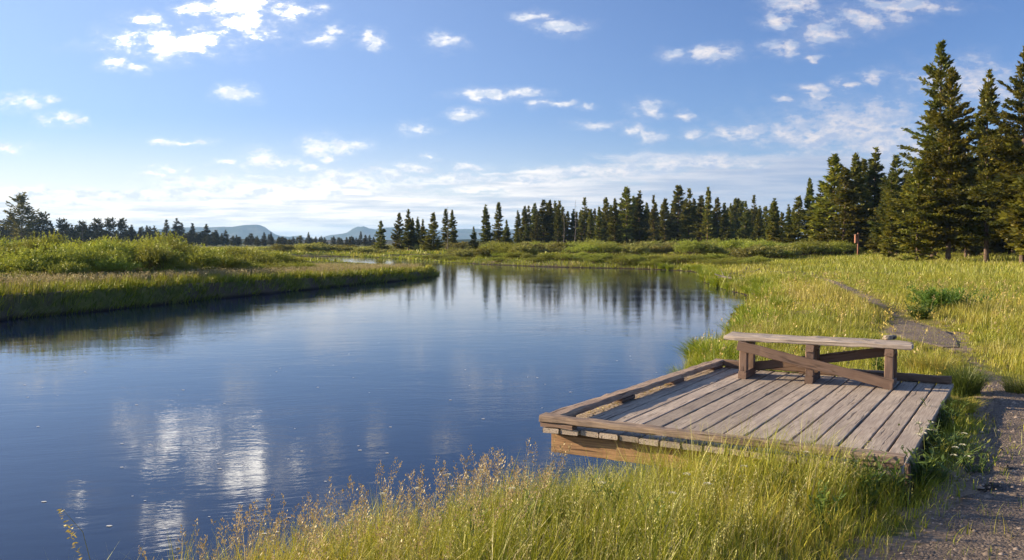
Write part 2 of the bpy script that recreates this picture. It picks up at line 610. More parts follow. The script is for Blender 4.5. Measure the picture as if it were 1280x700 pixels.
# ------------------------------------------------------------------ river outline and terrain height
WZ = -0.55
shore_right = [(-400, -140), (-60, -32), (-22, -12), (-9, -1.5), (-4.6, 2.6), (-2.75, 4.3), (-1.95, 5.2), (-1.15, 6.1), (-0.3, 6.8),
               (0.55, 7.4), (1.3, 8.4), (2.0, 9.7), (2.55, 11.4), (2.75, 13.6), (3.1, 15.6), (4.3, 18.6), (6.0, 23.0), (7.9, 28.5), (9.2, 33), (9.9, 38),
               (10.2, 44), (11.0, 51), (12.4, 58), (13.6, 64), (13.3, 70), (10.2, 75), (5.0, 79), (1.5, 83), (-3.3, 91), (-7, 98), (-10, 106),
               (-13, 112), (-17.5, 124), (-24, 136), (-34, 144), (-60, 152), (-140, 158), (-420, 150)]
shore_left = [(-420, 118), (-140, 128), (-60, 126), (-36, 121), (-26, 113), (-19, 101), (-12.5, 88), (-8.2, 76), (-5.9, 67), (-5.0, 60), (-5.6, 55),
              (-7.4, 49), (-9.5, 42.5), (-12.0, 34), (-14.6, 25.5), (-19, 17), (-30, 6), (-60, -8), (-400, -100)]


def catmull(pts, n=5):
    pts = np.array(pts, float)
    out = []
    for i in range(len(pts) - 1):
        p0 = pts[max(i - 1, 0)]
        p1, p2 = pts[i], pts[i + 1]
        p3 = pts[min(i + 2, len(pts) - 1)]
        for k in range(n):
            t = k / n
            out.append(0.5 * ((2 * p1) + (-p0 + p2) * t + (2 * p0 - 5 * p1 + 4 * p2 - p3) * t * t + (-p0 + 3 * p1 - 3 * p2 + p3) * t ** 3))
    out.append(pts[-1])
    return np.array(out)


RIVER = np.concatenate([catmull(shore_right), catmull(shore_left)])


def river_sd(x, y):
    """distance to the waterline, positive on land"""
    x = np.asarray(x, float)
    y = np.asarray(y, float)
    shp = x.shape
    x, y = x.ravel(), y.ravel()
    best = np.full(x.shape, 1e9)
    inside = np.zeros(x.shape, bool)
    A = RIVER
    B = np.roll(RIVER, -1, 0)
    for (ax, ay), (bx, by) in zip(A, B):
        dx, dy = bx - ax, by - ay
        L = dx * dx + dy * dy
        if L < 1e-12:
            continue
        t = np.clip(((x - ax) * dx + (y - ay) * dy) / L, 0, 1)
        dd = (x - ax - t * dx) ** 2 + (y - ay - t * dy) ** 2
        best = np.minimum(best, dd)
        cr = (ay > y) != (by > y)
        if dy != 0:
            inside ^= cr & (x < dx * (y - ay) / dy + ax)
    sd = np.sqrt(best)
    sd = np.where(inside, -sd, sd)
    return sd.reshape(shp)


def sstep(a, b, x):
    t = np.clip((x - a) / (b - a), 0, 1)
    return t * t * (3 - 2 * t)


_wp = [(rng.uniform(0, 6.28), rng.uniform(0, 6.28), rng.uniform(0, 6.28)) for _ in range(10)]


def wob(x, y, s, k=0):
    """smooth pseudo noise in -1..1 with feature size s"""
    r = 0
    for i in range(4):
        a, b, c = _wp[(i + k) % 10]
        f = 6.28 / s * (1 + 0.63 * i)
        r = r + np.sin(f * (x * math.cos(a) + y * math.sin(a)) + b + 1.7 * np.sin(f * 0.4 * (y * math.cos(c) - x * math.sin(c)) + c)) / (1 + 0.5 * i)
    return r / 2.6


# deck frame (world metres)
DU = Vector((0.859, -0.512, 0))
DV = Vector((0.512, 0.859, 0))
DFR = Vector((2.63, 5.85, 0))
DECK_W, DECK_L = 2.78, 4.22
DFL = DFR - DU * DECK_W
DZ = 0.17


def deck_uv(x, y):
    rx, ry = x - DFL.x, y - DFL.y
    return rx * DU.x + ry * DU.y, rx * DV.x + ry * DV.y


path_pts = [(0.7, 0.5), (2.35, 3.2), (3.55, 5.2), (4.45, 7.0), (5.3, 8.9), (6.1, 11.2), (6.9, 13.4), (7.6, 16.3), (8.8, 20.0), (10.6, 26), (12.4, 32.5),
            (14.6, 41), (15.4, 50), (14.0, 62)]
path_w = [1.5, 1.2, 0.85, 0.62, 0.40, 0.0, -0.05, 0.66, -0.05, 0.08, 0.15, 0.13, 0.05, 0.0]
PATH = catmull(path_pts, 6)
PW = np.interp(np.linspace(0, len(path_w) - 1, len(PATH)), range(len(path_w)), path_w)


def path_dist(x, y):
    """signed distance outside the path edge (negative on the path)"""
    best = np.full(np.shape(x), 1e9)
    for i in range(len(PATH) - 1):
        ax, ay = PATH[i]
        bx, by = PATH[i + 1]
        dx, dy = bx - ax, by - ay
        L = dx * dx + dy * dy
        t = np.clip(((x - ax) * dx + (y - ay) * dy) / L, 0, 1)
        dd = np.sqrt((x - ax - t * dx) ** 2 + (y - ay - t * dy) ** 2) - (PW[i] * (1 - t) + PW[i + 1] * t)
        best = np.minimum(best, dd)
    return best


def height(x, y, sd=None):
    x = np.asarray(x, float)
    y = np.asarray(y, float)
    if sd is None:
        sd = river_sd(x, y)
    left = ((x < -4) & (y > 5) & (y < 130)) | (x < -20)
    r = np.hypot(x, y)
    sdw = sd + 0.18 * wob(x, y, 2.3) * sstep(120, 30, r) + 0.08 * wob(x, y, 0.7, 3) * sstep(60, 10, r)
    sdw = np.where(left, sdw + 0.28 * wob(x, y, 4.5, 7), sdw)
    W = np.where(left, 0.55, 2.4)
    W = np.where((~left) & (y > 14) & (y < 66), 2.0, W)
    top = np.where(left, 0.62 * sstep(62, 22, y), 0.55 + 0.10 * sstep(6, 30, sd))
    top = np.where(left & (y <= 60), 0.42 + 0.30 * sstep(60, 26, y), top)
    top = np.where(left & (y > 60), 0.42 - 0.33 * sstep(60, 64, y) * sstep(-34, -22, x), top)
    land = WZ - 0.04 + top * (0.25 * sstep(0, 0.35, sdw) + 0.75 * sstep(0.1, W, sdw))
    bed = WZ - 0.04 - 1.1 * sstep(0, 4, -sdw)
    z = np.where(sdw > 0, land, bed)
    amp = sstep(0.5, 6, sd)
    z = z + amp * (0.07 * wob(x, y, 9, 1) + 0.03 * wob(x, y, 2.1, 5))
    # hummocks on the bank along the trail
    hm = np.exp(-((x - 8.6) / 2.2) ** 2 - ((y - 24) / 7) ** 2)
    z = z + 0.28 * hm
    z = z + 0.35 * sstep(60, 110, r) * (x > 0) * amp * (0.5 + 0.5 * wob(x, y, 45, 2))
    # level beside the path, dip beneath the deck
    pd = path_dist(x, y)
    kp = sstep(1.2, 0.0, pd) * sstep(60, 30, r)
    z = z * (1 - kp) + kp * (0.0 + 0.01 * wob(x, y, 1.1, 4))
    du, dv = deck_uv(x, y)
    ko = np.minimum(np.minimum(du + 0.1, DECK_W + 0.05 - du), np.minimum(dv + 0.15, DECK_L + 0.25 - dv))
    kd = sstep(-0.12, 0.12, ko)
    z = np.where(kd > 0, z * (1 - kd) + kd * np.minimum(z, -0.16), z)
    return z


def build_ground():
    # polar sheet: fine in front of the camera, coarse behind
    rad = np.concatenate([[0.0], np.geomspace(0.6, 4.0, 14), np.geomspace(4.15, 70, 330), np.geomspace(72, 400, 110), np.geomspace(415, 9000, 50)])
    front = np.linspace(-42, 42, 340)
    back = np.linspace(42, 318, 110)[1:-1]
    ang = np.radians(np.concatenate([front, back]))
    R, A = np.meshgrid(rad[1:], ang, indexing='ij')
    X, Y = R * np.sin(A), R * np.cos(A)
    Z = height(X, Y)
    n, m = X.shape
    V = np.stack([X, Y, Z], 2).reshape(-1, 3)
    V = np.concatenate([V, [[0, 0, float(height(np.array([0.0]), np.array([0.0]))[0])]]])
    i = np.arange(n - 1)[:, None]
    j = np.arange(m)[None]
    j2 = (j + 1) % m
    Q = np.stack([i * m + j, i * m + j2, (i + 1) * m + j2, (i + 1) * m + j], 2).reshape(-1, 4)
    tris = q2t(Q)
    cen = len(V) - 1
    jj = np.arange(m)
    cap = np.stack([np.full(m, cen), (jj + 1) % m, jj], 1)
    pdv = path_dist(V[:, 0], V[:, 1])
    bare = sstep(0.32, -0.18, pdv + 0.22 * wob(V[:, 0], V[:, 1], 1.1, 2))
    me = tri_mesh('ground', V, np.concatenate([tris, cap])[:, ::-1], col=np.repeat(bare[:, None], 3, 1), mats=[ground_mat()], smooth=True)
    o = link('ground', me)
    tag(o, kind='structure')
    return o


build_ground()

me = bpy.data.meshes.new('river')
S_ = 430
me.from_pydata([(-S_, -160, WZ), (60, -160, WZ), (60, 175, WZ), (-S_, 175, WZ)], [], [(0, 1, 2, 3)])
me.materials.append(water_mat())
tag(link('river', me), kind='structure')


def build_path():
    n = len(PATH)
    T = unit(np.gradient(PATH, axis=0))
    Nn = np.stack([-T[:, 1], T[:, 0]], 1)
    # resample finely along the path
    s = np.linspace(0, n - 1, 260)
    Px = np.interp(s, range(n), PATH[:, 0])
    Py = np.interp(s, range(n), PATH[:, 1])
    Nx = np.interp(s, range(n), Nn[:, 0])
    Ny = np.interp(s, range(n), Nn[:, 1])
    Wd = np.interp(s, range(n), PW)
    k = 15
    V = []
    for a in np.linspace(-1, 1, k):
        ww = Wd * a * (1 + 0.22 * wob(Px * 1.0 + a * 9, Py, 1.3, 6))
        V.append(np.stack([Px + Nx * ww, Py + Ny * ww], 1))
    V = np.stack(V, 1)
    Z = height(V[..., 0], V[..., 1]) + 0.012
    Z[:, 0] -= 0.03
    Z[:, -1] -= 0.03
    P3 = np.concatenate([V, Z[..., None]], 2).reshape(-1, 3)
    i = np.arange(len(s) - 1)[:, None]
    j = np.arange(k - 1)[None]
    Q = np.stack([i * k + j, i * k + j + 1, (i + 1) * k + j + 1, (i + 1) * k + j], 2).reshape(-1, 4)
    wide = (Wd[:-1] > 0.13)
    Q = Q[np.repeat(wide, k - 1)]
    me = tri_mesh('path', P3, Q[:, ::-1], mats=[path_mat()], smooth=True)
    tag(link('path', me), kind='structure')


build_path()

# ------------------------------------------------------------------ far mountains
def build_hills():
    m, t, out = new_mat('forested_mountain')
    geo = t.new('ShaderNodeNewGeometry')
    n1 = t.noise(geo.outputs['Position'], 0.004, 6, 0.65)
    c = t.mix(t.ramp(n1, 0.4, 0.6), (0.035, 0.048, 0.030), (0.11, 0.10, 0.08))
    bs = t.new('ShaderNodeBsdfDiffuse')
    t.l.new(c, bs.inputs[0])
    t.l.new(bs.outputs[0], out.inputs[0])
    # crest profiles: (px, y of crest in the photograph)
    def ridge(D, prof, depth, name, seed):
        px = np.linspace(prof[0][0], prof[-1][0], 240)
        cy = np.interp(px, [p[0] for p in prof], [p[1] for p in prof])
        X = (px - 640) / F * D
        crest = 1.7 + (303 - cy) / F * D
        rows = 34
        V = []
        for k in range(rows):
            t = k / (rows - 1)
            y = D - depth * 0.5 + depth * t
            s = 1 - abs(t - 0.5) * 2
            prof_k = sstep(0, 1, s) ** 0.8
            gul = 1 + 0.20 * (1 - s) * s * 4 * wob(X * 1.0, np.full_like(X, y), D * 0.035, seed)
            z = -2 + (crest + 2) * prof_k * gul
            V.append(np.stack([X * (y / D), np.full_like(X, y), z], 1))
        V = np.stack(V, 0)
        i = np.arange(rows - 1)[:, None]
        j = np.arange(len(px) - 1)[None]
        w = len(px)
        Q = np.stack([i * w + j, i * w + j + 1, (i + 1) * w + j + 1, (i + 1) * w + j], 2).reshape(-1, 4)
        me = tri_mesh(name, V.reshape(-1, 3), Q, mats=[m], smooth=True)
        tag(link(name, me), kind='structure')
    ridge(6800, [(60, 303), (120, 296), (180, 288), (205, 286), (228, 284.5), (262, 284), (290, 283.5), (308, 281.5), (322, 281), (330, 283), (337, 288),
                 (345, 293), (352, 295), (362, 296), (374, 294.5), (382, 297), (392, 298), (404, 300), (430, 303)], 1500, 'hills', 3)
    ridge(7600, [(385, 304), (398, 298), (412, 294), (422, 293), (434, 291), (441, 286.5), (448, 284), (455, 283.5), (461, 285.5), (470, 287),
                 (480, 284.5), (490, 284), (500, 285), (520, 287), (545, 288), (570, 286.5), (600, 286.5), (640, 287), (680, 288), (740, 290), (820, 293), (900, 297), (980, 303)], 1700, 'hills', 5)
    # low wooded rise behind the left forest
    ridge(1500, [(-260, 303), (-150, 294), (-60, 290), (60, 289), (160, 292), (240, 297), (330, 299.5), (430, 300), (520, 300), (600, 299), (700, 299), (820, 302)], 500, 'hills', 7)


build_hills()

# haze: one closed even box of air around camera and scene
def build_haze():
    m = bpy.data.materials.new('haze_air')
    m.use_nodes = True
    t = NT(m.node_tree)
    for nd in list(t.n):
        t.n.remove(nd)
    out = t.new('ShaderNodeOutputMaterial')
    pv = t.new('ShaderNodeVolumePrincipled')
    pv.inputs['Color'].default_value = (0.40, 0.66, 1.0, 1)
    pv.inputs['Density'].default_value = 0.00010
    pv.inputs['Anisotropy'].default_value = 0.1
    t.l.new(pv.outputs[0], out.inputs['Volume'])
    a, b, z0, z1 = -12000, 12000, -3.5, 190
    vs = [(x, y, z) for z in (z0, z1) for y in (a, b) for x in (a, b)]
    fs = [(0, 2, 3, 1), (4, 5, 7, 6), (0, 1, 5, 4), (2, 6, 7, 3), (0, 4, 6, 2), (1, 3, 7, 5)]
    me = bpy.data.meshes.new('haze')
    me.from_pydata(vs, [], fs)
    me.materials.append(m)
    tag(link('haze', me), kind='stuff')


build_haze()


# ------------------------------------------------------------------ timber pieces
def timber_mesh(L, w, t, seed, cham=0.006, jit=0.002, nseg=None, mats=(M_RAIL,), nails=None, end_rot=0.0):
    """worn chamfered timber along +Y, centred in X, top at z=0"""
    r = np.random.default_rng(seed)
    nseg = nseg or max(2, int(L / 0.12))
    c = cham
    sec = np.array([(-w / 2, -c), (-w / 2 + c, 0), (w / 2 - c, 0), (w / 2, -c), (w / 2, -t + c), (w / 2 - c, -t), (-w / 2 + c, -t), (-w / 2, -t + c)])
    ys = np.linspace(0, L, nseg + 1)
    V = []
    bow = r.normal(0, jit * 0.8)
    for i, y in enumerate(ys):
        s = sec + r.normal(0, jit, sec.shape) * (1.0 if 0 < i < nseg else 1.4)
        s[:, 0] += bow * math.sin(math.pi * y / L)
        V.append(np.column_stack([s[:, 0], np.full(8, y) + r.normal(0, jit, 8) * (i in (0, nseg)), s[:, 1]]))
    V = np.concatenate(V)
    Fc = []
    for i in range(nseg):
        for j in range(8):
            a, b = i * 8 + j, i * 8 + (j + 1) % 8
            Fc.append((a, a + 8, b + 8, b))
    me = bpy.data.meshes.new('timber')
    faces = [tuple(int(v) for v in f) for f in Fc]
    faces.append(tuple(range(8)))
    faces.append(tuple(reversed(range(nseg * 8, nseg * 8 + 8))))
    verts = [tuple(v) for v in V]
    mi = [0] * len(faces)
    for (nx, ny) in (nails or []):
        b = len(verts)
        for k in range(6):
            a = k / 6 * 2 * math.pi
            verts.append((nx + 0.0075 * math.cos(a), ny + 0.0075 * math.sin(a), 0.0035))
        faces.append(tuple(range(b, b + 6)))
        mi.append(1)
    me.from_pydata(verts, [], faces)
    for m_ in mats:
        me.materials.append(m_)
    me.polygons.foreach_set('material_index', mi)
    me.update()
    return me


def place_timber(name, p0, p1, w, t, mat, parent, up=(0, 0, 1), seed=0, **kw):
    """timber whose top centre line runs p0 -> p1 (world coordinates), top side facing `up`"""
    p0, p1, up = Vector(p0), Vector(p1), Vector(up)
    Y = (p1 - p0)
    L = Y.length
    Y.normalize()
    X = Y.cross(up).normalized()
    Z = X.cross(Y).normalized()
    mats = kw.pop('mats', (mat,))
    me = timber_mesh(L, w, t, seed, mats=mats, **kw)
    o = bpy.data.objects.new(name, me)
    COL.objects.link(o)
    M = Matrix((X, Y, Z)).transposed().to_4x4()
    M.translation = p0
    if parent is not None:
        o.parent = parent
        o.matrix_local = parent.matrix_basis.inverted() @ M
    else:
        o.matrix_basis = M
    return o


M_NAIL, tN, oN = new_mat('rusty_nail_heads')
bN = tN.new('ShaderNodeBsdfPrincipled')
bN.inputs['Base Color'].default_value = (0.035, 0.022, 0.016, 1)
bN.inputs['Roughness'].default_value = 0.7
tN.l.new(bN.outputs[0], oN.inputs[0])


def dp(u, v, z):
    """deck coordinates -> world"""
    p = DFL + DU * u + DV * v
    return Vector((p.x, p.y, z))


def build_deck():
    root = link('wooden_deck', None, loc=(DFL.x, DFL.y, -0.1))
    tag(root, 'weathered plank platform with low timber rails jutting over the river', 'deck')
    bpy.context.view_layer.update()
    T = 0.042
    # edge plank beneath the river-side rail
    o = place_timber('edge_plank', dp(0.095, -0.01, DZ - 0.006), dp(0.095, DECK_L - 0.02, DZ - 0.006), 0.155, T, M_DECK, root, seed=11)
    o['label'] = 'sandy littered plank under the river side rail'
    n, u0, pitch = 15, 0.178, 0.1735
    for i in range(n):
        u = u0 + pitch * (i + 0.5)
        s = 20 + i
        v0 = 0.0 + random.uniform(-0.014, 0.014)
        v1 = DECK_L + random.uniform(-0.02, 0.02)
        zz = DZ + random.uniform(-0.003, 0.003)
        L = v1 - v0
        nl = []
        for vy in (0.16, 1.35, 2.6, L - 0.2):
            for sx in (-1, 1):
                nl.append((sx * 0.048 + random.uniform(-0.005, 0.005), vy + random.uniform(-0.012, 0.012)))
        place_timber('deck_board', dp(u, v0, zz), dp(u, v1, zz), pitch - 0.012 - random.uniform(0, 0.006), T, M_DECK, root, seed=s,
                     cham=0.005, jit=0.0009, mats=(M_DECK, M_NAIL), nails=nl)
    # low rails lying on blocks
    RT = DZ + 0.096
    th = 0.055
    rails = [  # start, end, width
        (dp(0.0, 0.03, RT), dp(DECK_W + 0.0, 0.03, RT), 0.115),
        (dp(0.065, 0.09, RT - 0.001), dp(0.20, DECK_L - 0.02, RT - 0.001), 0.125),
        (dp(0.26, DECK_L - 0.05, RT - 0.002), dp(DECK_W - 0.03, DECK_L - 0.05, RT - 0.014), 0.11),
    ]
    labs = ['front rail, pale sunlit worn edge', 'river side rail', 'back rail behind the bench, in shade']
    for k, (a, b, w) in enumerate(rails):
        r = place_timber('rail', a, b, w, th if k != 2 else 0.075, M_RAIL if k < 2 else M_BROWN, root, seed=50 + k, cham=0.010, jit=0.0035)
        r['label'] = labs[k]
        d = (b - a)
        L = d.length
        d.normalize()
        if k == 0:
            spots = [(0.0, 0.30), (L - 0.28, 0.26)]
        elif k == 1:
            spots = [(0.05, 0.25), (1.22, 0.30), (2.5, 0.30), (3.75, 0.3)]
        else:
            spots = [(0.02, 0.3), (0.9, 0.3), (1.75, 0.3)]
        for q, (s0, ln) in enumerate(spots):
            p = a + d * s0
            zt = RT - (th if k != 2 else 0.075) - 0.002
            hh = zt - DZ - 0.004 if k < 2 else 0.02
            hh = max(hh, 0.012)
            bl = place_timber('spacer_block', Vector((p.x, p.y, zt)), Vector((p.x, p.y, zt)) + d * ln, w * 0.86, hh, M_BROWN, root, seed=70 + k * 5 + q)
    # framing under the boards: outer rim beams, front band and joists
    place_timber('rim_beam', dp(0.05, 0.13, DZ - 0.056), dp(DECK_W * 0.97, 0.13, DZ - 0.056), 0.09, 0.17, M_BEAM, root, seed=91)
    place_timber('rim_beam', dp(0.09, 0.185, DZ - 0.056), dp(0.09, DECK_L - 0.1, DZ - 0.056), 0.09, 0.19, M_BEAM, root, seed=92)
    place_timber('rim_beam', dp(DECK_W - 0.06, 0.185, DZ - 0.056), dp(DECK_W - 0.06, DECK_L - 0.1, DZ - 0.056), 0.07, 0.17, M_BROWN, root, seed=93)
    for v in (1.4, 2.7, DECK_L - 0.2):
        place_timber('joist', dp(0.15, v, DZ - 0.056), dp(DECK_W - 0.11, v, DZ - 0.056), 0.07, 0.16, M_BROWN, root, seed=int(94 + v * 3))
    for (u, v) in ((0.55, 1.5), (0.40, 2.9), (DECK_W - 0.08, 0.3), (DECK_W - 0.08, 2.8), (1.4, 2.0)):
        place_timber('support_post', dp(u, v, -0.75), dp(u, v, DZ - 0.25), 0.11, 0.11, M_BROWN, root, up=(DV.x, DV.y, 0), seed=int(100 + u * 10 + v * 7))
    # thin dark stake at the near right corner
    place_timber('corner_stake', dp(DECK_W + 0.035, -0.03, -0.12), dp(DECK_W + 0.03, -0.035, DZ + 0.06), 0.032, 0.03, M_BROWN, root, up=(DV.x, DV.y, 0), seed=131, cham=0.004)
    return root


build_deck()


def build_bench():
    # foot line runs along the deck's U axis
    A = at(923, 473, DZ)      # left front foot
    B = at(1116, 487.5, DZ)   # right front foot
    ax = (B - A)
    ax.z = 0
    Lf = ax.length
    ax.normalize()
    bk = Vector((-ax.y, ax.x, 0))           # towards the back
    root = link('wooden_bench', None, loc=(A.x, A.y, DZ))
    tag(root, 'brown timber bench with crossed braces standing at the back of the deck', 'bench')
    bpy.context.view_layer.update()
    Wd = 0.43

    def q(s, b, z):
        p = A + ax * s + bk * b
        return Vector((p.x, p.y, DZ + z))
    HT = 0.475
    over = 0.17
    # seat of two old planks
    for k in range(2):
        w = 0.225
        b = 0.02 + (k + 0.5) * (w + 0.006) - 0.035
        place_timber('seat_plank', q(-over - (0.01 if k else 0), b, HT + (0.002 if k else 0)), q(Lf + over - (0.03 if k else 0.0), b, HT), w, 0.05, M_DECK, root,
                     seed=200 + k, cham=0.010, jit=0.003)
    for k, s in enumerate((0.045, 0.045 + (Lf - 0.09) * 0.475, Lf - 0.045)):
        # foot, cap and two legs for each frame
        place_timber('foot', q(s, -0.02, 0.085), q(s, Wd + 0.02, 0.085), 0.085, 0.083, M_BROWN, root, seed=210 + k)
        place_timber('cap', q(s, 0.0, HT - 0.052), q(s, Wd, HT - 0.052), 0.085, 0.075, M_BROWN, root, seed=215 + k)
        for j, b in enumerate((0.055, Wd - 0.055)):
            place_timber('leg', q(s, b - 0.04, 0.0865), q(s, b - 0.04, HT - 0.128), 0.085, 0.08, M_BROWN, root, up=-bk, seed=220 + 2 * k + j)
    # crossed braces: one on the front face, one on the back face
    place_timber('brace', q(-0.01, -0.022, HT - 0.10), q(Lf - 0.0, -0.022, 0.055), 0.105, 0.036, M_BROWN, root, up=-bk, seed=230)
    o = place_timber('brace', q(0.02, Wd + 0.024, 0.08), q(Lf - 0.01, Wd + 0.024, HT - 0.11), 0.105, 0.036, M_BROWN, root, up=bk, seed=231)
    o['label'] = 'rear brace, in shade'
    return q, Lf


benchq, bLf = build_bench()


def stone_mesh(seed, sx, sy, sz, mat):
    import bmesh
    bm = bmesh.new()
    bmesh.ops.create_icosphere(bm, subdivisions=3, radius=1)
    r = np.random.default_rng(seed)
    k = r.uniform(0, 6, 6)
    for v in bm.verts:
        c = v.co.copy()
        n = 1 + 0.14 * math.sin(3.1 * c.x + k[0]) * math.sin(2.7 * c.y + k[1]) + 0.10 * math.sin(5.3 * c.z + k[2] + 2 * c.x) + 0.05 * math.sin(9 * c.y + k[3])
        v.co = Vector((max(-0.82, min(0.86, c.x * n)) * sx, max(-0.8, min(0.84, c.y * n)) * sy, (max(-0.55, min(0.8, c.z * n)) + 0.55) * sz))
    me = bpy.data.meshes.new('stone')
    bm.to_mesh(me)
    bm.free()
    me.materials.append(mat)
    return me


def stone_mat(name, a, b, dark):
    m, t, out = new_mat(name)
    tc = t.new('ShaderNodeTexCoord')
    n1 = t.noise(tc.outputs['Object'], 22, 5, 0.7)
    n2 = t.noise(tc.outputs['Object'], 9, 3, 0.6)
    c = t.mix(t.ramp(n1, 0.35, 0.65), a, b)
    c = t.mix(t.ramp(n2, 0.56, 0.64), c, dark)
    bp = t.new('ShaderNodeBump')
    bp.inputs['Distance'].default_value = 0.01
    t.l.new(n1, bp.inputs['Height'])
    bs = t.new('ShaderNodeBsdfPrincipled')
    bs.inputs['Roughness'].default_value = 0.85
    t.l.new(c, bs.inputs['Base Color'])
    t.l.new(bp.outputs[0], bs.inputs['Normal'])
    t.l.new(bs.outputs[0], out.inputs[0])
    return m


M_STONE = stone_mat('mottled_stone', (0.36, 0.30, 0.22), (0.22, 0.17, 0.12), (0.06, 0.04, 0.03))
p = at(1112, 424, DZ + 0.477)
o = link('stone', stone_mesh(3, 0.105, 0.05, 0.034, M_STONE), loc=(p.x, p.y, DZ + 0.476), rz=0.5)
tag(o, 'mottled pale stone lying on the right end of the bench seat', 'stone')


def build_nest_box():
    base = at(1072.5, 318.5, 0.15)
    d = 92.0
    x = at_d(1072.5, d)
    z0 = float(height(np.array([x]), np.array([d]))[0])
    root = link('nest_box', None, loc=(x, d, z0))
    tag(root, 'reddish brown wooden box fixed to a post before the dark conifers', 'nest box')
    bpy.context.view_layer.update()
    hz = 1.7 + (303 - 291.5) / F * d
    place_timber('post', (x, d, z0 - 0.1), (x, d, hz + 0.05), 0.13, 0.13, M_POST, root, up=(0, -1, 0), seed=300)
    b = place_timber('box', (x - 0.20, d - 0.02, hz - 1.02), (x - 0.20, d - 0.02, hz - 0.16), 0.24, 0.30, M_POST, root, up=(0, -1, 0), seed=301)
    place_timber('roof', (x - 0.20, d - 0.28, hz - 0.10), (x - 0.20, d + 0.32, hz - 0.155), 0.34, 0.045, M_BROWN, root, seed=302)
    # round entrance hole plate on the box
    ang = np.linspace(0, 2 * math.pi, 14, endpoint=False)
    V = [(x - 0.20 + 0.04 * math.cos(a), d - 0.034, hz - 0.42 + 0.04 * math.sin(a)) for a in ang]
    me = bpy.data.meshes.new('entrance_hole')
    me.from_pydata([(v[0] - x, v[1] - d, v[2] - z0) for v in V], [], [tuple(range(14))])
    me.materials.append(M_NAIL)
    link('entrance_hole', me, parent=root)


build_nest_box()


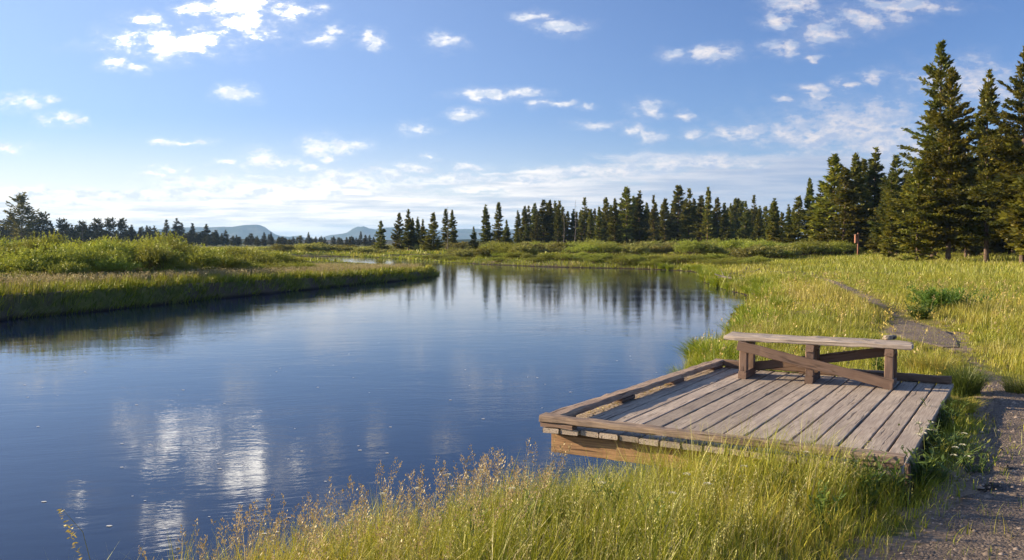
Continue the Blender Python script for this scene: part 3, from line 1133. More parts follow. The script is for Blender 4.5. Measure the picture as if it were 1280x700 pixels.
# ------------------------------------------------------------------ conifers
def conifer_parts(seed, H, R, n_spray, base=0.1, size=0.30, shape=0.85, droop=0.0, gaps=0.12, round_top=False, col=(0.050, 0.072, 0.020), dead_low=True, twin=False):
    r = np.random.default_rng(seed)
    # trunk with slight sweep
    zs = np.linspace(-0.3, H * 0.985, 14)
    k1, k2 = r.normal(0, 0.010 * H, 2)
    tx = k1 * np.sin(zs / H * 2.6)
    ty = k2 * np.sin(zs / H * 2.1)
    rad = (0.011 * H + 0.02) * (1 - np.clip(zs / H, 0, 1)) ** 0.8 + 0.012
    rad[0] *= 1.25
    TV, TF = tube(np.stack([tx, ty, zs], 1), rad, 8)
    tparts = [(TV, TF, np.ones((len(TV), 3)))]
    nb = int(H * 20)
    tz = r.uniform(0, 1, nb) ** 0.92
    tz = np.sort(tz)
    # clumped whorls
    nw = int(H * 2.6)
    tz = 0.35 * tz + 0.65 * (np.round(tz * nw) / nw) + r.normal(0, 0.003, nb)
    tz = np.clip(tz, 0, 0.995)
    z = (base + (1 - base) * tz) * H
    # crown profile
    if round_top:
        prof = np.sin(np.pi * np.clip(tz * 0.80 + 0.17, 0, 1)) ** 0.55
    else:
        prof = (1 - tz ** 1.12) ** (shape + 0.1) * (0.55 + 0.45 * sstep(0, 0.16, tz)) + 0.03
    az = r.uniform(0, 2 * math.pi, nb)
    # lobes: sectors with stronger or weaker growth that change with height
    lob = 1 + 0.28 * np.sin(2 * az + 5 * tz + r.uniform(0, 6)) + 0.12 * np.sin(23 * tz + r.uniform(0, 6)) + 0.24 * np.sin(3 * az - 11 * tz + r.uniform(0, 6))
    L = R * prof * lob * r.uniform(0.55, 1.12, nb)
    keep = r.uniform(0, 1, nb) > gaps
    z, tz, az, L = z[keep], tz[keep], az[keep], L[keep]
    nb = len(z)
    cx, cy = np.interp(z, zs, tx), np.interp(z, zs, ty)
    el = np.interp(tz, [0, 0.3, 0.7, 1.0], [-0.20 - droop, -0.08 - droop, 0.22, 0.95]) + r.normal(0, 0.12, nb)
    # sprays
    wgt = L ** 1.35 + 0.05
    cnt = np.maximum(3, (1.5 * n_spray * wgt / wgt.sum())).astype(int)
    bi = np.repeat(np.arange(nb), cnt)
    n = len(bi)
    s = r.uniform(0.02, 1, n) ** 0.62
    a = az[bi]
    D = np.stack([np.cos(a) * np.cos(el[bi]), np.sin(a) * np.cos(el[bi]), np.sin(el[bi])], 1)
    curve = 0.22 * (s ** 2)             # tips sweep upward
    P = np.stack([cx[bi], cy[bi], z[bi]], 1) + D * (L[bi] * s)[:, None]
    P[:, 2] += L[bi] * curve
    side = np.stack([-np.sin(a), np.cos(a), np.zeros(n)], 1)
    spread = (1.05 - 0.55 * s) * r.normal(0, 0.75, n)
    P = P + side * (spread * L[bi] * 0.20)[:, None] + r.normal(0, 0.035, (n, 3)) * size / 0.3
    dirs = D * 0.8 + side * (np.sign(spread) * r.uniform(0.1, 1.0, n))[:, None] + np.array([0, 0, 1]) * r.normal(0.22, 0.35, n)[:, None]
    sv = unit(np.cross(dirs, np.array([0, 0, 1.0]))) + r.normal(0, 0.55, (n, 3))
    ln = size * r.uniform(0.6, 1.35, n)
    wd = ln * r.uniform(0.34, 0.62, n)
    bc = 1.45 * r.uniform(0.72, 1.30, nb)[bi] * r.uniform(0.75, 1.3, n)
    C = np.array(col)[None] * bc[:, None]
    warm = r.uniform(0, 1, nb)[bi][:, None]
    C = C * (1 + warm * np.array([0.45, 0.12, -0.2]))
    crown = diamonds(P - dirs * 0.02, dirs, sv, ln, wd, C)
    # limbs as thin tubes, part of the trunk
    sel = r.choice(nb, min(nb, 90), replace=False)
    for i in sel:
        d0 = np.array([math.cos(az[i]) * math.cos(el[i]), math.sin(az[i]) * math.cos(el[i]), math.sin(el[i])])
        q0 = np.array([cx[i], cy[i], z[i]])
        pts = [q0, q0 + d0 * L[i] * 0.45 + [0, 0, L[i] * 0.04], q0 + d0 * L[i] * 0.85 + [0, 0, L[i] * 0.15]]
        v, f = tube(pts, [0.03, 0.018, 0.006], 4)
        tparts.append((v, f, np.ones((len(v), 3))))
    if dead_low:
        for _ in range(12):
            zz = r.uniform(0.04, base + 0.06) * H
            aa = r.uniform(0, 6.28)
            q0 = np.array([0, 0, zz])
            l_ = r.uniform(0.3, 0.9)
            pts = [q0, q0 + np.array([math.cos(aa), math.sin(aa), -0.1]) * l_]
            v, f = tube(pts, [0.018, 0.005], 4)
            tparts.append((v, f, np.ones((len(v), 3))))
    Vt, Ft, _ = cat(tparts)
    return (Vt, Ft), crown


def make_tree(name, seed, H, R, n, single=False, crown_name='crown', **kw):
    (Vt, Ft), (Vc, Fc, Cc) = conifer_parts(seed, H, R, n, **kw)
    if single:
        Fq = q2t(Fc)
        V = np.concatenate([Vc, Vt])
        Fa = np.concatenate([Fq, Ft + len(Vc)])
        C = np.concatenate([Cc, np.full((len(Vt), 3), 0.06)])
        mi = np.concatenate([np.zeros(len(Fq)), np.ones(len(Ft))])
        return link(name, tri_mesh(name, V, Fa, C, [M_NEEDLE, M_BARK], mi))
    root = link(name, None)
    link('trunk', tri_mesh('trunk', Vt, Ft, mats=[M_BARK], smooth=True), parent=root)
    link(crown_name, tri_mesh('crown', Vc, Fc, Cc, [M_NEEDLE]), parent=root)
    return root


def ground_z(x, y):
    return float(height(np.array([float(x)]), np.array([float(y)]))[0])


def put_tree(src, used, px, top_y, d, H0, wscale=1.0, label=None, group=None, lean=0.0):
    o = copy_tree(src) if used else src
    x = at_d(px, d)
    z0 = ground_z(x, d)
    r = ray(px, top_y)
    ztop = CAM.z + r.z / r.y * d
    s = (ztop - z0) / H0
    o.location = (x, d, z0)
    o.scale = (s * wscale, s * wscale, s)
    o.rotation_euler = (lean, 0, random.uniform(0, 6.28))
    tag(o, label, 'tree', group)
    return o


ORD = ['first', 'second', 'third', 'fourth', 'fifth', 'sixth', 'seventh', 'eighth', 'ninth', 'tenth', 'eleventh', 'twelfth', 'thirteenth', 'fourteenth',
       'fifteenth', 'sixteenth', 'seventeenth', 'eighteenth', 'nineteenth', 'twentieth', 'twenty-first', 'twenty-second', 'twenty-third', 'twenty-fourth',
       'twenty-fifth', 'twenty-sixth', 'twenty-seventh', 'twenty-eighth', 'twenty-ninth', 'thirtieth', 'thirty-first', 'thirty-second', 'thirty-third', 'thirty-fourth', 'thirty-fifth', 'thirty-sixth']

# big conifers at the right, each its own mesh
G_BIG = 'big conifers at the right edge of the meadow'
big = [
    # px, top y, distance, H0, R, sprays, wscale, label
    (1166, 54, 72, 17, 3.3, 21000, 0.085, 'tallest dark conifer of the right stand, broad ragged crown reaching highest'),
    (1185, 88, 68, 15, 2.9, 17000, 0.10, 'sunlit conifer just right of the tallest, its bare lower trunk showing'),
    (1233, 91, 66, 15, 2.6, 16000, 0.12, 'tall narrow conifer standing between the tallest one and the frame edge'),
    (1278, 62, 63, 16.5, 3.3, 19000, 0.10, 'dark tall conifer cut by the right edge of the photo'),
    (1146, 205, 69, 9, 2.6, 10000, 0.05, 'broad low bright green conifer at the left foot of the tallest'),
    (1207, 200, 76, 9, 2.4, 8000, 0.08, 'shorter dark conifer half hidden between the two tall trunks'),
]
for k, (px, ty, d, H, R, n, base, lab) in enumerate(big):
    o = make_tree('conifer_tree', 400 + k, H, R, n, base=base, size=0.30, shape=0.72 if k != 4 else 0.6,
                  col=(0.066, 0.088, 0.022) if k in (1, 4) else (0.052, 0.070, 0.021), gaps=0.16)
    put_tree(o, False, px, ty, d, H, label=lab, group=G_BIG)

# middle-distance source trees with trunk and crown
src_mid = []
spec = [(11, 2.0, 6500, 0.04, 0.75, (0.066, 0.088, 0.022), False), (12, 1.7, 6500, 0.05, 0.85, (0.050, 0.070, 0.021), False), (12, 1.35, 5200, 0.10, 0.75, (0.046, 0.066, 0.022), False),
        (11, 2.3, 7000, 0.03, 0.62, (0.058, 0.078, 0.022), False), (12, 1.25, 3800, 0.18, 0.55, (0.048, 0.064, 0.022), False), (10, 1.9, 6000, 0.06, 0.9, (0.044, 0.062, 0.022), False),
        (13, 1.15, 4200, 0.08, 0.45, (0.060, 0.078, 0.024), False), (12, 1.9, 4600, 0.12, 1.05, (0.052, 0.066, 0.026), False)]
for k, (H, R, n, base, shp, c, rt) in enumerate(spec):
    src_mid.append([make_tree('conifer_tree', 430 + k, H, R, n, base=base, size=0.40, shape=shp, col=c, gaps=(0.2, 0.2, 0.25, 0.2, 0.38, 0.22, 0.34, 0.42)[k]), False, H])


def mid(k, px, ty, d, ws=1.0, label=None, group=None):
    s = src_mid[k]
    ws *= 1.22
    o = put_tree(s[0], s[1], px, ty, d, s[2], ws, label, group)
    if s[1] is False:
        s[1] = True
    return o


G_R2 = 'conifers in the clump left of the tallest ones'
for (k, px, ty, d, ws, lab) in [
    (0, 1041, 195, 112, 1.15, 'broad dark green conifer at the left of the clump beside the box on post'),
    (3, 1052, 212, 104, 1.1, 'bright yellow green conifer in front, just left of the box on post'),
    (1, 1069, 194, 108, 1.05, 'tall conifer rising right behind the box on post'),
    (2, 1094, 187, 112, 1.05, 'highest conifer of the clump right of the box on post'),
    (1, 1079, 200, 117, 1.0, 'narrow dark conifer squeezed behind the box on post'),
    (5, 1118, 197, 108, 0.95, 'dark conifer in the gap before the tallest trees'),
    (1, 1013, 224, 128, 0.8, 'slim pointed conifer at the left shoulder of the right clump'),
    (3, 999, 247, 128, 1.0, 'small rounded conifer left of the slim pointed one'),
    (0, 968, 253, 130, 0.95, 'small isolated pyramid conifer beside the riverside shrubs'),
    (5, 1026, 232, 118, 1.0, 'low dark conifer filling the gap left of the clump'),
    (2, 984, 257, 140, 0.9, 'small slim conifer just right of the isolated pyramid one'),
    (1, 949, 262, 150, 0.9, 'small dark conifer just left of the isolated pyramid one'),
    (5, 991, 262, 146, 0.9, 'low dark conifer tucked left of the small rounded one'),
    (0, 976, 266, 150, 0.9, 'lowest conifer behind the isolated pyramid one'),
    (3, 1106, 238, 100, 0.9, 'short bushy conifer in front of the gap before the tallest trees'),
]:
    mid(k, px, ty, d, ws, lab, G_R2)

G_C = 'conifers of the stand across the river'
peaks_c = [(672, 269, 4, .8), (686, 251, 1, 1), (697, 257, 2, .8), (731, 248, 2, .9), (739, 262, 4, .8), (749, 259, 1, .9), (757, 248, 0, .9), (769, 249, 1, 1), (782, 235, 0, .95),
           (791, 247, 5, .9), (800, 240, 2, .9), (809, 254, 1, .9), (817, 245, 2, .8), (832, 249, 4, 1), (846, 233, 4, 1.2), (860, 237, 2, .9), (868, 249, 1, .9), (876, 246, 5, 1),
           (884, 235, 1, .9), (896, 248, 0, .8), (905, 255, 5, .9), (913, 255, 1, .8), (924, 252, 2, .9), (931, 253, 5, .9), (942, 245, 2, .9), (957, 268, 5, .9)]
peaks_c.sort()
for i, (px, ty, k, ws) in enumerate(peaks_c):
    hgt = 'tall' if ty < 243 else ('low' if ty > 256 else 'mid-height')
    k = {1: 6, 2: 7}.get(k, k) if i % 3 == 0 else k
    mid(k, px, ty, 178 + 22 * math.sin(i * 2.4), ws * random.uniform(0.85, 1.15), f'{hgt} dark conifer, {ORD[i]} from the left in the stand across the river', G_C)
for i in range(58):
    px = 646 + 330 * (i + random.random()) / 58
    mid(random.choice([0, 1, 2, 5, 6, 7]), px, random.uniform(248, 268), random.uniform(186, 235), random.uniform(.95, 1.25),
        'dark conifer crowded inside the shady stand across the river', 'conifers filling the stand across the river')

G_T = 'conifers standing apart at the river bend'
peaks_t = [(477, 277, 3, .95), (500, 267, 0, .85), (511, 263, 5, 0.9), (517, 273, 1, .9), (523, 272, 2, 1), (529, 275, 5, .8), (543, 267, 3, .95), (558, 262, 4, .9), (565, 263, 1, .9),
           (592, 284, 5, .9), (608, 257, 2, 1.1), (624, 254, 4, .95), (633, 276, 5, .9), (645, 284, 1, .9), (657, 281, 5, 1)]
wt = ['isolated bushy', 'pointed', 'tall pale', 'slim', 'dark slim', 'low dark', 'broad ragged', 'thin-topped', 'dark spired', 'short', 'tall narrow', 'gaunt thin spired', 'short dark', 'small', 'small dark']
for i, (px, ty, k, ws) in enumerate(peaks_t):
    mid(k, px, ty, 165 + 14 * math.sin(i * 1.9), ws, f'{wt[i]} conifer, {ORD[i]} from the left at the river bend', G_T)

# interior of the right-hand stand
for i in range(44):
    d = random.uniform(78, 128)
    px = 1100 + 290 * (i + random.random()) / 44
    ty = random.uniform(150, 235) if px > 1150 else random.uniform(215, 245)
    mid(random.choice([0, 1, 2, 5]), px, ty, d, random.uniform(.85, 1.15), 'shaded conifer crowded behind the tall right stand', 'conifers filling the right stand')
for (px, ty, d) in [(1312, 70, 62), (1350, 90, 66), (1300, 180, 57)]:
    mid(0, px, ty, d, 0.9, 'tall conifer just beyond the right edge', 'conifers beyond the frame')

# far trees: one mesh each
src_far = []
for k, (H, R, n, base, shp, gp, rt) in enumerate([(11, 1.8, 1500, 0.05, 0.8, 0.2, False), (12, 1.3, 1100, 0.12, 0.7, 0.3, False), (10, 2.1, 1500, 0.08, 0.55, 0.25, False),
                                               (12, 1.0, 500, 0.2, 0.5, 0.5, False), (10, 2.0, 1400, 0.2, 0.6, 0.2, True)]):
    src_far.append([make_tree('conifer_tree', 470 + k, H, R, n, single=True, base=base, size=0.62, shape=shp, gaps=gp, round_top=rt, col=(0.024, 0.031, 0.016)), False, H])


def far(k, px, ty, d, ws=1.0, label=None, group=None):
    s = src_far[k]
    ws *= 1.45 if k != 4 else 0.95
    o = put_tree(s[0], s[1], px, ty, d, s[2], ws, label, group)
    s[1] = True
    return o


G_L = 'conifers of the far forest edge on the left'
peaks_l = [(2, 276, 2), (14, 271, 4), (42, 268, 0), (54, 269, 4), (64, 277, 0), (79, 276, 4), (91, 282, 1), (104, 279, 4), (114, 282, 0), (123, 276, 4), (139, 275, 4), (153, 276, 4), (165, 282, 0),
           (176, 285, 1), (185, 283, 0), (194, 283, 0), (209, 276, 1), (221, 274, 0), (228, 279, 3), (241, 280, 1), (258, 281, 0), (270, 288, 2), (282, 288, 0), (296, 294, 1), (314, 293, 4),
           (322, 295, 1), (331, 291, 0), (339, 291, 1), (353, 296, 2), (386, 291, 1), (400, 297, 0), (427, 298, 0), (438, 296, 2), (451, 290, 1), (462, 294, 0)]
for i, (px, ty, k) in enumerate(peaks_l):
    d = 380 if px < 170 else (450 if px < 300 else 520)
    far(k, px, ty, d, 1.15, f'dark far conifer, {ORD[i]} treetop from the left along the distant forest edge' if px != 64 else
        'low dark far conifer right beside the big rounded pine', G_L)
for i in range(84):
    px = -40 + 520 * (i + random.random()) / 84
    lo = np.interp(px, [-60, 160, 250, 300, 480], [284, 285, 289, 297, 298])
    far(random.choice([0, 1, 2, 0, 4]), px, lo + random.uniform(-2.5, 5), random.uniform(430, 620), 1.35, 'small dark conifer massed in the distant forest on the left', 'conifers massed in the distant left forest')
for i in range(44):
    px = 230 + 250 * (i + random.random()) / 44
    lo = np.interp(px, [230, 300, 480], [289, 296, 297])
    far(random.choice([0, 1, 2, 4]), px, lo + random.uniform(-3, 4), random.uniform(400, 560), 1.5, 'small dark conifer massed in the distant forest on the left', 'conifers massed in the distant left forest')
for i in range(14):
    px = 560 + 200 * random.random()
    far(random.choice([0, 1, 2]), px, random.uniform(284, 292), random.uniform(300, 420), 1.1, 'small far conifer seen between the bend trees and the stand', 'far conifers behind the river bend')
# the big rounded pine standing above the left forest
o = make_tree('pine_tree', 499, 16, 3.9, 3400, base=0.12, size=0.75, gaps=0.3, round_top=True, col=(0.036, 0.044, 0.020))
put_tree(o, False, 28, 248, 330, 16, label='big round-topped pine towering over the distant forest on the left', group=None)


def dead_tree(px, ty, d, lab, seed, ws=1.0):
    r = np.random.default_rng(seed)
    H = 10
    zs = np.linspace(-0.2, H, 9)
    parts = []
    v, f = tube(np.stack([0.08 * np.sin(zs), 0.05 * np.cos(zs), zs], 1), 0.075 * (1 - zs / H * 0.8), 6)
    parts.append((v, f, np.ones((len(v), 3))))
    br = []
    for _ in range(26):
        z = r.uniform(2, 9.6)
        a = r.uniform(0, 6.28)
        l_ = r.uniform(0.2, 0.9) * (1.1 - z / H * 0.7)
        p0 = np.array([0, 0, z])
        v, f = tube([p0, p0 + np.array([math.cos(a), math.sin(a), r.uniform(-0.2, 0.4)]) * l_], [0.035, 0.012], 4)
        br.append((v, f, np.ones((len(v), 3))))
    root = link('dead_tree', None)
    Vt, Ft, _ = cat(parts)
    link('trunk', tri_mesh('trunk', Vt, Ft, mats=[M_DEAD], smooth=True), parent=root)
    Vb, Fb, _ = cat(br)
    link('bare_branches', tri_mesh('bare_branches', Vb, Fb, mats=[M_DEAD]), parent=root)
    put_tree(root, False, px, ty, d, H, ws, lab, 'dead trees')


dead_tree(705, 258, 172, 'thin bare dead tree near the left end of the stand across the river', 1)
dead_tree(719, 250, 168, 'tallest bare dead tree spike left of the middle of the stand across the river', 2, 1.1)
dead_tree(560, 256, 158, 'bare dead spire among the conifers at the river bend', 3)
dead_tree(104, 273, 340, 'bare dead trunk poking above the distant forest on the left', 4, 0.9)


# ------------------------------------------------------------------ willow shrubs
def willow_mesh(seed, H, R, n, leaf, c_hi, c_lo):
    """a bush of many leafy sprigs gathered in rounded lobes"""
    r = np.random.default_rng(seed)
    nl = 17
    az = r.uniform(0, 6.28, nl)
    rr = R * 0.72 * np.sqrt(r.uniform(0, 1, nl))
    hh = H * (0.40 + 0.38 * (1 - (rr / R) ** 2) * r.uniform(0.7, 1.15, nl))
    cen = np.stack([np.cos(az) * rr, np.sin(az) * rr, hh * r.uniform(0.55, 1.0, nl)], 1)
    rad = R * r.uniform(0.26, 0.46, nl)
    # sprigs start on the upper surface of each lobe
    per = max(6, n // (nl * 16))
    li = np.repeat(np.arange(nl), per)
    m = len(li)
    d = r.normal(0, 1, (m, 3))
    d[:, 2] = np.abs(d[:, 2]) * 0.9 - 0.25
    d = unit(d)
    base = cen[li] + d * rad[li][:, None] * r.uniform(0.55, 1.0, (m, 1)) * np.array([1, 1, 0.85])
    base[:, 2] = np.maximum(base[:, 2], 0.06)
    spd = unit(d * 0.7 + np.array([0, 0, 0.75]) + r.normal(0, 0.25, (m, 3)))
    sl = 0.19 * H * r.uniform(0.35, 1.0, m) * (1 + 0.9 * (r.uniform(0, 1, m) > 0.93))
    tone = r.uniform(0, 1, nl)[li] * 0.55 + r.uniform(0, 1, m) * 0.45
    bi = np.repeat(np.arange(m), 16)
    k = len(bi)
    t = r.uniform(0, 1, k)
    P = base[bi] + spd[bi] * (sl[bi] * t)[:, None] + r.normal(0, leaf * 0.22, (k, 3))
    D = spd[bi] * 0.7 + r.normal(0, 0.55, (k, 3))
    ln = leaf * r.uniform(0.6, 1.3, k)
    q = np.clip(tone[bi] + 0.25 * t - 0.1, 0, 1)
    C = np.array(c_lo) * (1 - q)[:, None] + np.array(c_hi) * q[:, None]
    leaves = diamonds(P, D, r.normal(0, 1, (k, 3)), ln, ln * r.uniform(0.32, 0.5, k), C)
    tp = []
    for i in range(nl):
        v, f = tube([[0, 0, -0.1], cen[i] * [0.45, 0.45, 0.5], cen[i]], [0.03, 0.018, 0.008], 4)
        tp.append((v, f, np.ones((len(v), 3))))
    Vt, Ft, _ = cat(tp)
    return leaves, (Vt, Ft)


def make_willow(name, seed, H, R, n, leaf, c_hi, c_lo):
    (V, Fc, C), (Vt, Ft) = willow_mesh(seed, H, R, n, leaf, c_hi, c_lo)
    root = link(name, None)
    link('foliage', tri_mesh('foliage', V, Fc, C, [M_LEAF]), parent=root)
    link('stems', tri_mesh('stems', Vt, Ft, mats=[M_BARK]), parent=root)
    return root


HI, LO = (0.27, 0.30, 0.055), (0.12, 0.16, 0.035)
HI2, LO2 = (0.24, 0.24, 0.085), (0.12, 0.135, 0.05)
willows = [[make_willow('willow_shrub', 600 + k, 2.2, 1.9, 11000, 0.10, HI, LO), False] for k in range(4)]
greys = [[make_willow('willow_shrub', 620 + k, 1.6, 1.8, 5200, 0.17, HI2, LO2), False] for k in range(3)]


def put_shrub(pool, x, y, hs, ws, label, group, catg='shrub'):
    s = random.choice(pool)
    o = copy_tree(s[0]) if s[1] else s[0]
    s[1] = True
    o.location = (x, y, ground_z(x, y) - 0.03)
    o.rotation_euler = (0, 0, random.uniform(0, 6.28))
    o.scale = (ws, ws, hs)
    tag(o, label, catg, group)


G_W = 'willow shrubs of the thicket on the left bank'
front = [(-22, 350), (8, 352), (40, 346), (70, 352), (98, 347), (128, 350), (160, 345), (196, 342), (232, 340), (264, 336), (298, 334), (330, 332), (362, 330)]
# (distance, column, crest height) rows going back from the bank
rows = [(31.5, 0.38, 'front'), (34.5, 0.60, 'second'), (39, 0.78, 'third'), (46, 0.93, 'rear')]
cnt = 0
for (dd, hm, nm) in rows:
    px = -70
    while px < (300 if nm == 'front' else 345):
        px += random.uniform(20, 40) * 36 / dd
        x = at_d(px, dd)
        yy = dd + random.uniform(-1.5, 1.5) + max(0, px - 120) * 0.055
        x = at_d(px, yy)
        if river_sd(np.array([x]), np.array([yy]))[0] < 3.6:
            continue
        h = hm * np.interp(px, [-60, 60, 200, 300, 360], [1.0, 1.0, 0.98, 0.74, 0.5]) * random.uniform(0.68, 1.25)
        put_shrub(willows, x, yy, h, random.uniform(0.5, 0.85) * (0.75 if nm == 'front' else (1.4 if nm == 'rear' else 1)), f'bright green willow shrub in the {nm} row of the left bank thicket', G_W)
for i in range(60):     # lower scrub stretching away behind
    yy = random.uniform(58, 112)
    px = random.uniform(-60, 470)
    x = at_d(px, yy)
    if river_sd(np.array([x]), np.array([yy]))[0] < 2.5 or x > -22:
        continue
    h = random.uniform(0.45, 0.75) * (1.25 if px < 180 else 0.85)
    put_shrub(willows, x, yy, h, random.uniform(0.9, 1.4), 'low green willow bush in the scrub far behind the left bank', 'low bushes behind the left bank')
for i in range(70):     # small bushes right at the far waterline
    px = 470 + 480 * (i + random.random()) / 70
    for _ in range(30):
        yy = random.uniform(62, 118)
        x = at_d(px, yy)
        q = river_sd(np.array([x]), np.array([yy]))[0]
        if 1.0 < q < 5.5 and x > -22 and not (x < -4.5 and yy < 101):
            put_shrub(willows, x, yy, random.uniform(0.18, 0.38), random.uniform(0.35, 0.9), 'very low green bush in the grass verge at the far waterline', 'low bushes at the far waterline')
            break
G_S = 'shrubs along the far river bank'
for i in range(120):
    px = 560 + 440 * (i + random.random()) / 120
    yy = random.uniform(90, 135) if px < 850 else random.uniform(82, 122)
    x = at_d(px, yy)
    if river_sd(np.array([x]), np.array([yy]))[0] < 3:
        continue
    h = random.uniform(0.42, 0.9)
    put_shrub(greys if random.random() < 0.62 else willows, x, yy, h, random.uniform(0.9, 1.3), 'rounded olive green shrub along the bank below the conifer stand', G_S)
for i in range(26):
    px = 950 + 105 * (i + random.random()) / 26
    yy = random.uniform(92, 106)
    put_shrub(willows, at_d(px, yy), yy, random.uniform(0.45, 0.8), random.uniform(1.0, 1.5), 'low bright green bush at the foot of the clump near the box', 'bright bushes below the right clump')
for i in range(60):
    yy = random.uniform(150, 215)
    px = random.uniform(330, 660)
    x = at_d(px, yy)
    if river_sd(np.array([x]), np.array([yy]))[0] < 3:
        continue
    put_shrub(greys, x, yy, random.uniform(0.5, 1.0), random.uniform(1.2, 2.0), 'low far shrub beyond the river bend', 'shrubs beyond the river bend')


# ------------------------------------------------------------------ grass
def lerp(a, b, k):
    return np.asarray(a)[None] * (1 - k)[:, None] + np.asarray(b)[None] * k[:, None]


GREEN = (0.135, 0.185, 0.014)
LIME = (0.36, 0.38, 0.022)
GOLD = (0.48, 0.36, 0.065)
TAN = (0.44, 0.33, 0.17)
RUST = (0.36, 0.26, 0.115)


def grass_color(x, y, n, dry=0.0):
    p1 = wob(x, y, 5.5, 2) * 0.5 + 0.5
    p2 = wob(x, y, 1.6, 6) * 0.5 + 0.5
    p3 = wob(x, y, 17.0, 8)
    k = np.clip(0.55 * p1 + 0.30 * p2 - 0.12 + rng.uniform(-0.22, 0.5, n) + dry + 0.26 * p3 + 0.42 * np.exp(-((x - 8.8) / 2.2) ** 2 - ((y - 25) / 7) ** 2), 0, 1)
    c = lerp(GREEN, LIME, np.clip(k * 1.8, 0, 1))
    kk = np.clip(k * 1.8 - 0.9, 0, 1)[:, None]
    c = c * (1 - kk) + np.asarray(GOLD)[None] * kk
    # reddish seed-head haze in patches
    q = (sstep(0.15, 0.8, wob(x, y, 8.0, 0)) * (rng.uniform(0, 1, n) < 0.45) * (np.hypot(x, y) > 11) * 0.7)[:, None]
    c = c * (1 - q) + np.asarray(RUST)[None] * q
    dead = (rng.uniform(0, 1, n) < np.where(np.hypot(x, y) < 11, 0.07, 0.02))[:, None]
    c = np.where(dead, np.array([[0.50, 0.42, 0.22]]), c)
    return c * rng.uniform(0.66, 1.28, n)[:, None]


def deck_free(x, y, m=0.0):
    u, v = deck_uv(x, y)
    return ~((u > -0.05 - m) & (u < DECK_W + 0.03 + m) & (v > 0.05 - m) & (v < DECK_L + 0.05 + m))


def sample_annulus(r0, r1, a0, a1, dens):
    area = math.radians(a1 - a0) * (r1 * r1 - r0 * r0) / 2
    n = int(area * dens)
    r = np.sqrt(rng.uniform(r0 * r0, r1 * r1, n))
    a = np.radians(rng.uniform(a0, a1, n))
    return r * np.sin(a), r * np.cos(a)


def clump(x, y, cell, pull=0.55):
    """pull points towards random tuft centres so that the sward looks tufted"""
    cx, cy = np.floor(x / cell), np.floor(y / cell)
    h1 = np.abs(np.sin(cx * 127.1 + cy * 311.7) * 43758.5453) % 1
    h2 = np.abs(np.sin(cx * 269.5 + cy * 183.3) * 24634.6345) % 1
    tx, ty = (cx + 0.2 + 0.6 * h1) * cell, (cy + 0.2 + 0.6 * h2) * cell
    return x + (tx - x) * pull, y + (ty - y) * pull, h1


def sward(name, x, y, hfun, wmin, wk, dry=0.0, nseg=3, lean=(0.1, 0.6), cell=None, label=None, keep_path=0.04):
    if cell:
        x, y, hh = clump(x, y, cell, 0.35)
    else:
        hh = rng.uniform(0, 1, len(x))
    sd = river_sd(x, y)
    pd = path_dist(x, y)
    ok = (sd > -0.28) & deck_free(x, y)
    edge = rng.uniform(0, 1, len(x))
    ok &= (pd > -0.04) | (edge < np.where(y > 9.3, 0.36 + 0.16 * (y > 18) + 0.5 * (wob(x, y, 1.5, 4) > 0.35), keep_path))
    ok &= ~((pd < 0.35) & (edge > sstep(-0.1, 0.35, pd) + np.where(y > 9.3, 0.30, 0.10)))
    x, y, sd, pd, hh = x[ok], y[ok], sd[ok], pd[ok], hh[ok]
    n = len(x)
    z = height(x, y, sd)
    wet = z < WZ - 0.01
    d = np.hypot(x, y)
    h = hfun(x, y, sd, pd) * rng.uniform(0.5, 1.2, n) * (0.72 + 0.5 * hh)
    h = np.where(wet, 0.001, h)
    w = np.maximum(wmin, d * wk) * rng.uniform(0.6, 1.3, n) * np.where(rng.uniform(0, 1, n) < 0.12 * (d < 10), 2.3, 1.0)
    c = grass_color(x, y, n, dry)
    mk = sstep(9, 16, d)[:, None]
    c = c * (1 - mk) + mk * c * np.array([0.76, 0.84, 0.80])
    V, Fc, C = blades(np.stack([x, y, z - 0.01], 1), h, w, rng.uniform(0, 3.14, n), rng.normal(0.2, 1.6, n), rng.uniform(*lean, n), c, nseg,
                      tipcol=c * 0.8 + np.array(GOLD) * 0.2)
    return V, Fc, C


def finish(name, parts, kindlabel=None, mat=M_GRASS):
    V, Fc, C = cat(parts)
    o = link(name, tri_mesh(name, V, Fc, C, [mat]))
    tag(o, kindlabel[0] if kindlabel else None, kindlabel[1] if kindlabel else None, kind='stuff')
    return o


